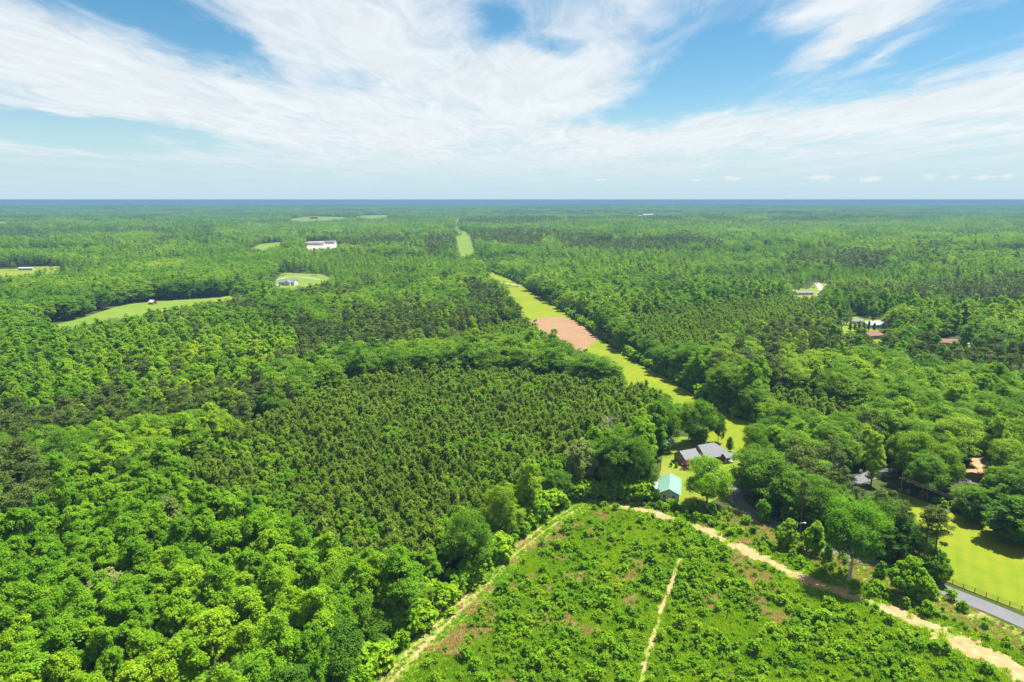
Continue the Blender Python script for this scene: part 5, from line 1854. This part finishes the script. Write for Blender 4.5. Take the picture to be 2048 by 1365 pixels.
def church():
    e = empty('church', G(525, 462), R(10))
    w = MB(); gable_walls(w, -9, 9, 0, 5, 5, 9); w.build('wall', 'siding_white', e)
    r = MB(); roof_panels(r, -9, 9, 0, 5, 5, 9); r.build('roof', 'roof_dark', e)
    MB().box(-9.5, -6.0, -1.75, 1.75, -0.2, 14).build('tower', 'siding_white', e)
    MB().add([(-9.9, -2.1, 14.004), (-5.6, -2.1, 14.004), (-5.6, 2.1, 14.004), (-9.9, 2.1, 14.004), (-7.75, 0, 30)], [(0, 1, 4), (1, 2, 4), (2, 3, 4), (3, 0, 4), (3, 2, 1, 0)]).build('spire', 'trim_white', e)
    for cx in (-4, 0, 4):
        window(e, cx, -5, 1.5, 1.2, 2.4)
    tag(e, 'white church spire poking out of the far left woods', 'church')


church()


def mast():
    e = empty('mast', G(1682, 432))
    H = 62
    for k in range(3):
        a = 2.094 * k
        MB().tube([(math.cos(a) * 2.2, math.sin(a) * 2.2, -0.5), (math.cos(a) * 0.5, math.sin(a) * 0.5, H)], [0.35, 0.2], 5).build('leg', 'metal_grey', e)
    b = MB()
    for i in range(10):
        z0, z1 = H * i / 10, H * (i + 1) / 10
        for k in range(3):
            a, c = 2.094 * k, 2.094 * (k + 1)
            r0_, r1_ = 2.2 - 1.7 * i / 10, 2.2 - 1.7 * (i + 1) / 10
            b.tube([(math.cos(a) * r0_, math.sin(a) * r0_, z0), (math.cos(c) * r1_, math.sin(c) * r1_, z1)], 0.12, 4)
    b.build('lattice', 'metal_grey', e)
    tag(e, 'thin dark lattice mast standing above the far right woods', 'mast')


mast()

# ------------------------------------------------------------------ roadside things


def rail_fence():
    A = [hit(*p) for p in [(1884, 1160), (1935, 1180), (1985, 1199), (2048, 1223), (2120, 1251)]]
    L_ = np.array(A)
    seg = np.hypot(*np.diff(L_, axis=0).T); cum = np.concatenate([[0], np.cumsum(seg)])
    n = int(cum[-1] / 2.6)
    ps = []
    for i in range(n + 1):
        t = cum[-1] * i / n; j = min(np.searchsorted(cum, t, 'right') - 1, len(seg) - 1); f = (t - cum[j]) / seg[j]
        ps.append(L_[j] * (1 - f) + L_[j + 1] * f)
    e = empty('rail_fence', (ps[0][0], ps[0][1], 0))
    o = np.array([ps[0][0], ps[0][1]])
    post = MB().box(-0.08, 0.08, -0.08, 0.08, -0.3, 1.3).mesh('post', 'wood_brown')
    for p in ps:
        link('post', post, e, (p[0] - o[0], p[1] - o[1], 0), 0.8)
    for i in range(n):
        a, b = ps[i] - o, ps[i + 1] - o
        for z in (0.45, 0.82, 1.18):
            MB().tube([(a[0], a[1], z), (b[0], b[1], z + 0.02)], 0.055, 5).build('rail', 'wood_brown', e)
    tag(e, 'brown wooden post and rail fence along the right-hand field', 'fence')


rail_fence()


def street_lamp():
    g = G(1586, 1105)
    e = empty('street_lamp', g)
    MB().tube([(0, 0, -0.4), (0.25, 0, 6), (0.4, 0, 11.0)], [0.17, 0.15, 0.11], 8).build('pole', 'pole_wood', e)
    a = MB().tube([(0.38, 0, 8.4), (0.9, -0.1, 8.95), (1.6, -0.2, 9.2), (2.3, -0.25, 9.25)], [0.045, 0.04, 0.04, 0.04], 6).build('arm', 'metal_grey', e)
    h = MB(); h.tube([(2.2, -0.25, 9.27), (2.4, -0.25, 9.27), (2.75, -0.27, 9.22), (2.95, -0.27, 9.2)], [0.07, 0.17, 0.19, 0.06], 8); hd = h.build('lamp_head', 'lamp_white', e)
    MB().tube([(2.6, -0.26, 9.08), (2.6, -0.26, 9.02)], [0.12, 0.09], 8).build('lens', 'glass', hd)
    MB().tube([(0.48, -0.18, 7.6), (0.48, -0.18, 8.3)], 0.11, 8).build('transformer', 'metal_grey', e)
    tag(e, 'dark wooden pole with a curved street lamp arm beside the road', 'street lamp')


street_lamp()


def power_line():
    ends = []
    for px_, py_, lab in ((1798, 1012, 'dark utility pole half hidden in trees at the top of the field'), (2190, 1130, 'dark utility pole at the far right end of the wires')):
        g = G(px_, py_)
        e = empty('utility_pole', g)
        MB().tube([(0, 0, -0.4), (0, 0, 10.5)], [0.16, 0.11], 8).build('pole', 'pole_wood', e)
        MB().box(-0.9, 0.9, -0.06, 0.06, 9.7, 9.85).build('cross_arm', 'pole_wood', e)
        for x in (-0.8, 0.8):
            MB().tube([(x, 0, 9.85), (x, 0, 10.05)], [0.05, 0.03], 6).build('insulator', 'lamp_white', e)
        tag(e, lab, 'utility pole')
        ends.append(g)
    for x, nm in ((-0.8, 'upper thin wire of two crossing above the right-hand field'), (0.8, 'lower thin wire of two crossing above the right-hand field')):
        a = ends[0] + Vector((x, 0, 10.02)); b = ends[1] + Vector((x, 0, 10.02))
        pts = [a.lerp(b, t / 16) - Vector((0, 0, 2.4 * 4 * (t / 16) * (1 - t / 16))) for t in range(17)]
        o = MB().tube([p - a for p in pts], 0.018, 4).build('wire', 'wire')
        o.location = a
        tag(o, nm, 'wire')


power_line()


def dish():
    g = G(1721, 952)
    e = empty('satellite_dish', g, R(-22))
    MB().tube([(0, 0.18, -0.3), (0, 0.18, 2.0)], 0.06, 8).build('post', 'metal_grey', e)
    m = MB(); n = 20; rings = 5
    vs, fs = [(0, 0.14, 2.0)], []
    for side in (0, 1):
        pass
    for i in range(1, rings + 1):
        r = 0.62 * i / rings
        for k in range(n):
            a = 6.283 * k / n
            vs.append((math.cos(a) * r, 0.14 - 0.16 * (r / 0.62) ** 2, 2.0 + math.sin(a) * r))
    for k in range(n):
        fs.append((0, 1 + (k + 1) % n, 1 + k))
        for i in range(rings - 1):
            a = 1 + i * n
            fs.append((a + k, a + (k + 1) % n, a + n + (k + 1) % n, a + n + k))
    nv = len(vs)
    vs += [(x, y + 0.03, z) for x, y, z in vs]; fs += [tuple(i + nv for i in f[::-1]) for f in fs]
    m.add(vs, fs).build('dish', 'lamp_white', e)
    MB().tube([(0, -0.02, 1.45), (0, -0.5, 1.85)], 0.025, 5).build('feed_arm', 'metal_grey', e)
    tag(e, 'round white satellite dish on a post beside the grey road', 'satellite dish')


dish()


def car(at, yaw, paint, label):
    e = empty('parked_car', at, R(yaw))
    prof = [(-2.2, 0.35), (-2.25, 0.75), (-2.0, 0.95), (-1.5, 1.0), (-0.95, 1.42), (0.55, 1.45), (1.2, 1.0), (2.05, 0.88), (2.25, 0.6), (2.2, 0.32)]
    body = MB(); n = len(prof)
    vs = []
    for y, sq in ((-0.86, 1.0), (0.86, 1.0)):
        for x, z in prof:
            vs.append((x, y * (0.82 if z > 1.1 else 1.0), z))
    fs = [tuple(range(n)), tuple(range(2 * n - 1, n - 1, -1))] + [(i, i + n, (i + 1) % n + n, (i + 1) % n) for i in range(n)]
    body.add(vs, fs).build('body', paint, e)
    MB().add([(1.16, -0.7, 1.06), (1.16, 0.7, 1.06), (0.62, 0.62, 1.42), (0.62, -0.62, 1.42)], [(0, 1, 2, 3)]).build('windscreen', 'glass', e)
    MB().add([(-1.46, -0.7, 1.06), (-1.46, 0.7, 1.06), (-1.02, 0.62, 1.41), (-1.02, -0.62, 1.41)], [(3, 2, 1, 0)]).build('rear_window', 'glass', e)
    for s in (-1, 1):
        MB().add([(-1.3, s * 0.84, 1.03), (1.0, s * 0.84, 1.03), (0.5, s * 0.73, 1.38), (-0.9, s * 0.73, 1.38)], [(0, 1, 2, 3) if s < 0 else (3, 2, 1, 0)]).build('side_window', 'glass', e)
        for x in (-1.35, 1.4):
            wh = MB().tube([(x, s * 0.70, 0.33), (x, s * 0.9, 0.33)], 0.33, 12).build('wheel', 'tyre', e)
            MB().tube([(x, s * 0.9, 0.33), (x, s * 0.915, 0.33)], 0.19, 8).build('rim', 'metal_grey', wh)
        MB().box(2.16, 2.27, s * 0.65 - 0.15, s * 0.65 + 0.15, 0.62, 0.76).build('headlight', 'lamp_white', e)
    tag(e, label, 'car')


d0 = G(1397, 931)
car((73.6, 255.4, 0.07), 24.5 + 90, 'car_silver', 'silver car parked on the pale drive in front of the garage doors')
g = G(1940, 690)
car((g.x, g.y, g.z + 0.15), 20, 'car_silver', 'silver car parked right of the long low brick house')

def fallen_log(px_, py_, yaw, length, rad, label):
    g_ = G(px_, py_)
    e = empty('fallen_log', g_, R(yaw))
    MB().tube([(-length / 2, 0, rad), (0, 0.12, rad * 1.3), (length / 2, -0.1, rad * 0.9)], [rad, rad * 0.9, rad * 0.55], 7).build('trunk', 'dead_wood', e)
    for x_, d_ in ((0.2, 1), (0.32, -1), (0.42, 1)):
        MB().tube([(length * x_, 0, rad), (length * (x_ + 0.1), 0.5 * d_, rad + 0.35)], [rad * 0.4, rad * 0.12], 5).build('branch', 'dead_wood', e)
    tag(e, label, 'log')


fallen_log(1934, 1264, -50, 4.5, 0.12, 'pale fallen branch lying on the sandy track at the lower right')
fallen_log(1232, 1303, 35, 3.6, 0.10, 'pale fallen log in the brush left of the narrow path')
fallen_log(1590, 1168, 15, 3.5, 0.11, 'pale fallen log on bare soil beside the wide sandy track')
fallen_log(1210, 1010, 20, 4.0, 0.12, 'grey log where the two sandy tracks meet')
for i_, (px_, py_, h_, lab_) in enumerate([(1453, 1242, 3.4, 'dark broken snag standing in the brush right of the narrow path'), (1168, 1092, 2.2, 'short broken snag among the bushes in the upper clearing')]):
    e_ = empty('snag', G(px_, py_))
    MB().tube([(0, 0, -0.2), (0.06, 0, h_ * 0.6), (0.02, 0.08, h_)], [0.17, 0.13, 0.05], 7).build('trunk', 'pole_wood', e_)
    MB().tube([(0.06, 0, h_ * 0.6), (0.4, 0.1, h_ * 0.78)], [0.06, 0.02], 5).build('branch', 'pole_wood', e_)
    tag(e_, lab_, 'snag')

# small plants in the yard
for i, (px_, py_, h, lab) in enumerate([(1341, 934, 2.2, 'small round bush on the yard lawn, nearest the outbuilding'), (1353, 936, 2.4, 'small round bush on the yard lawn beside the purple shrub'),
                                        (1336, 908, 4.0, 'yellowish small tree at the left edge of the house lawn'), (1357, 920, 3.0, 'dark bush against the shaded brick gable wall'),
                                        (1448, 918, 2.2, 'low bush at the right front corner of the grey-roofed house')]):
    g = G(px_, py_)
    d = PROTO['shrub'][i]
    make_tree('yard_bush', d, g, i * 1.3, h / d['H'] * 0.9, h / d['H'], lab, 'bush')
for i, px_ in enumerate((1700, 1709, 1718, 1727, 1737, 1748)):
    g = G(px_, 664 - abs(i - 2) * 0.3)
    d = SPECIAL['cedar']
    w = ('first', 'second', 'third', 'fourth', 'fifth', 'sixth')[i]
    make_tree('conifer', d, g, i * 1.1, 1.0, (6.5 + (i * 37 % 5) * 0.5) / 6, '%s small dark conifer from the left in the row before the blue-grey roof' % w, 'conifer', 'row of small dark conifers')

# ------------------------------------------------------------------ haze


def build_haze():
    m, nt, N, L, out = new_mat('haze')
    pv = N('ShaderNodeVolumePrincipled')
    pv.inputs['Color'].default_value = (0.125, 0.245, 0.370, 1)
    pv.inputs['Density'].default_value = 1.55e-4
    pv.inputs['Anisotropy'].default_value = 0.0
    L(pv.outputs[0], out.inputs['Volume'])
    b = MB().box(-22000, 22000, -22000, 22000, -27, 101)
    o = b.build('haze', 'haze')
    tag(o, 'thin blue haze over the far woods', 'haze', kind='stuff')


build_haze()
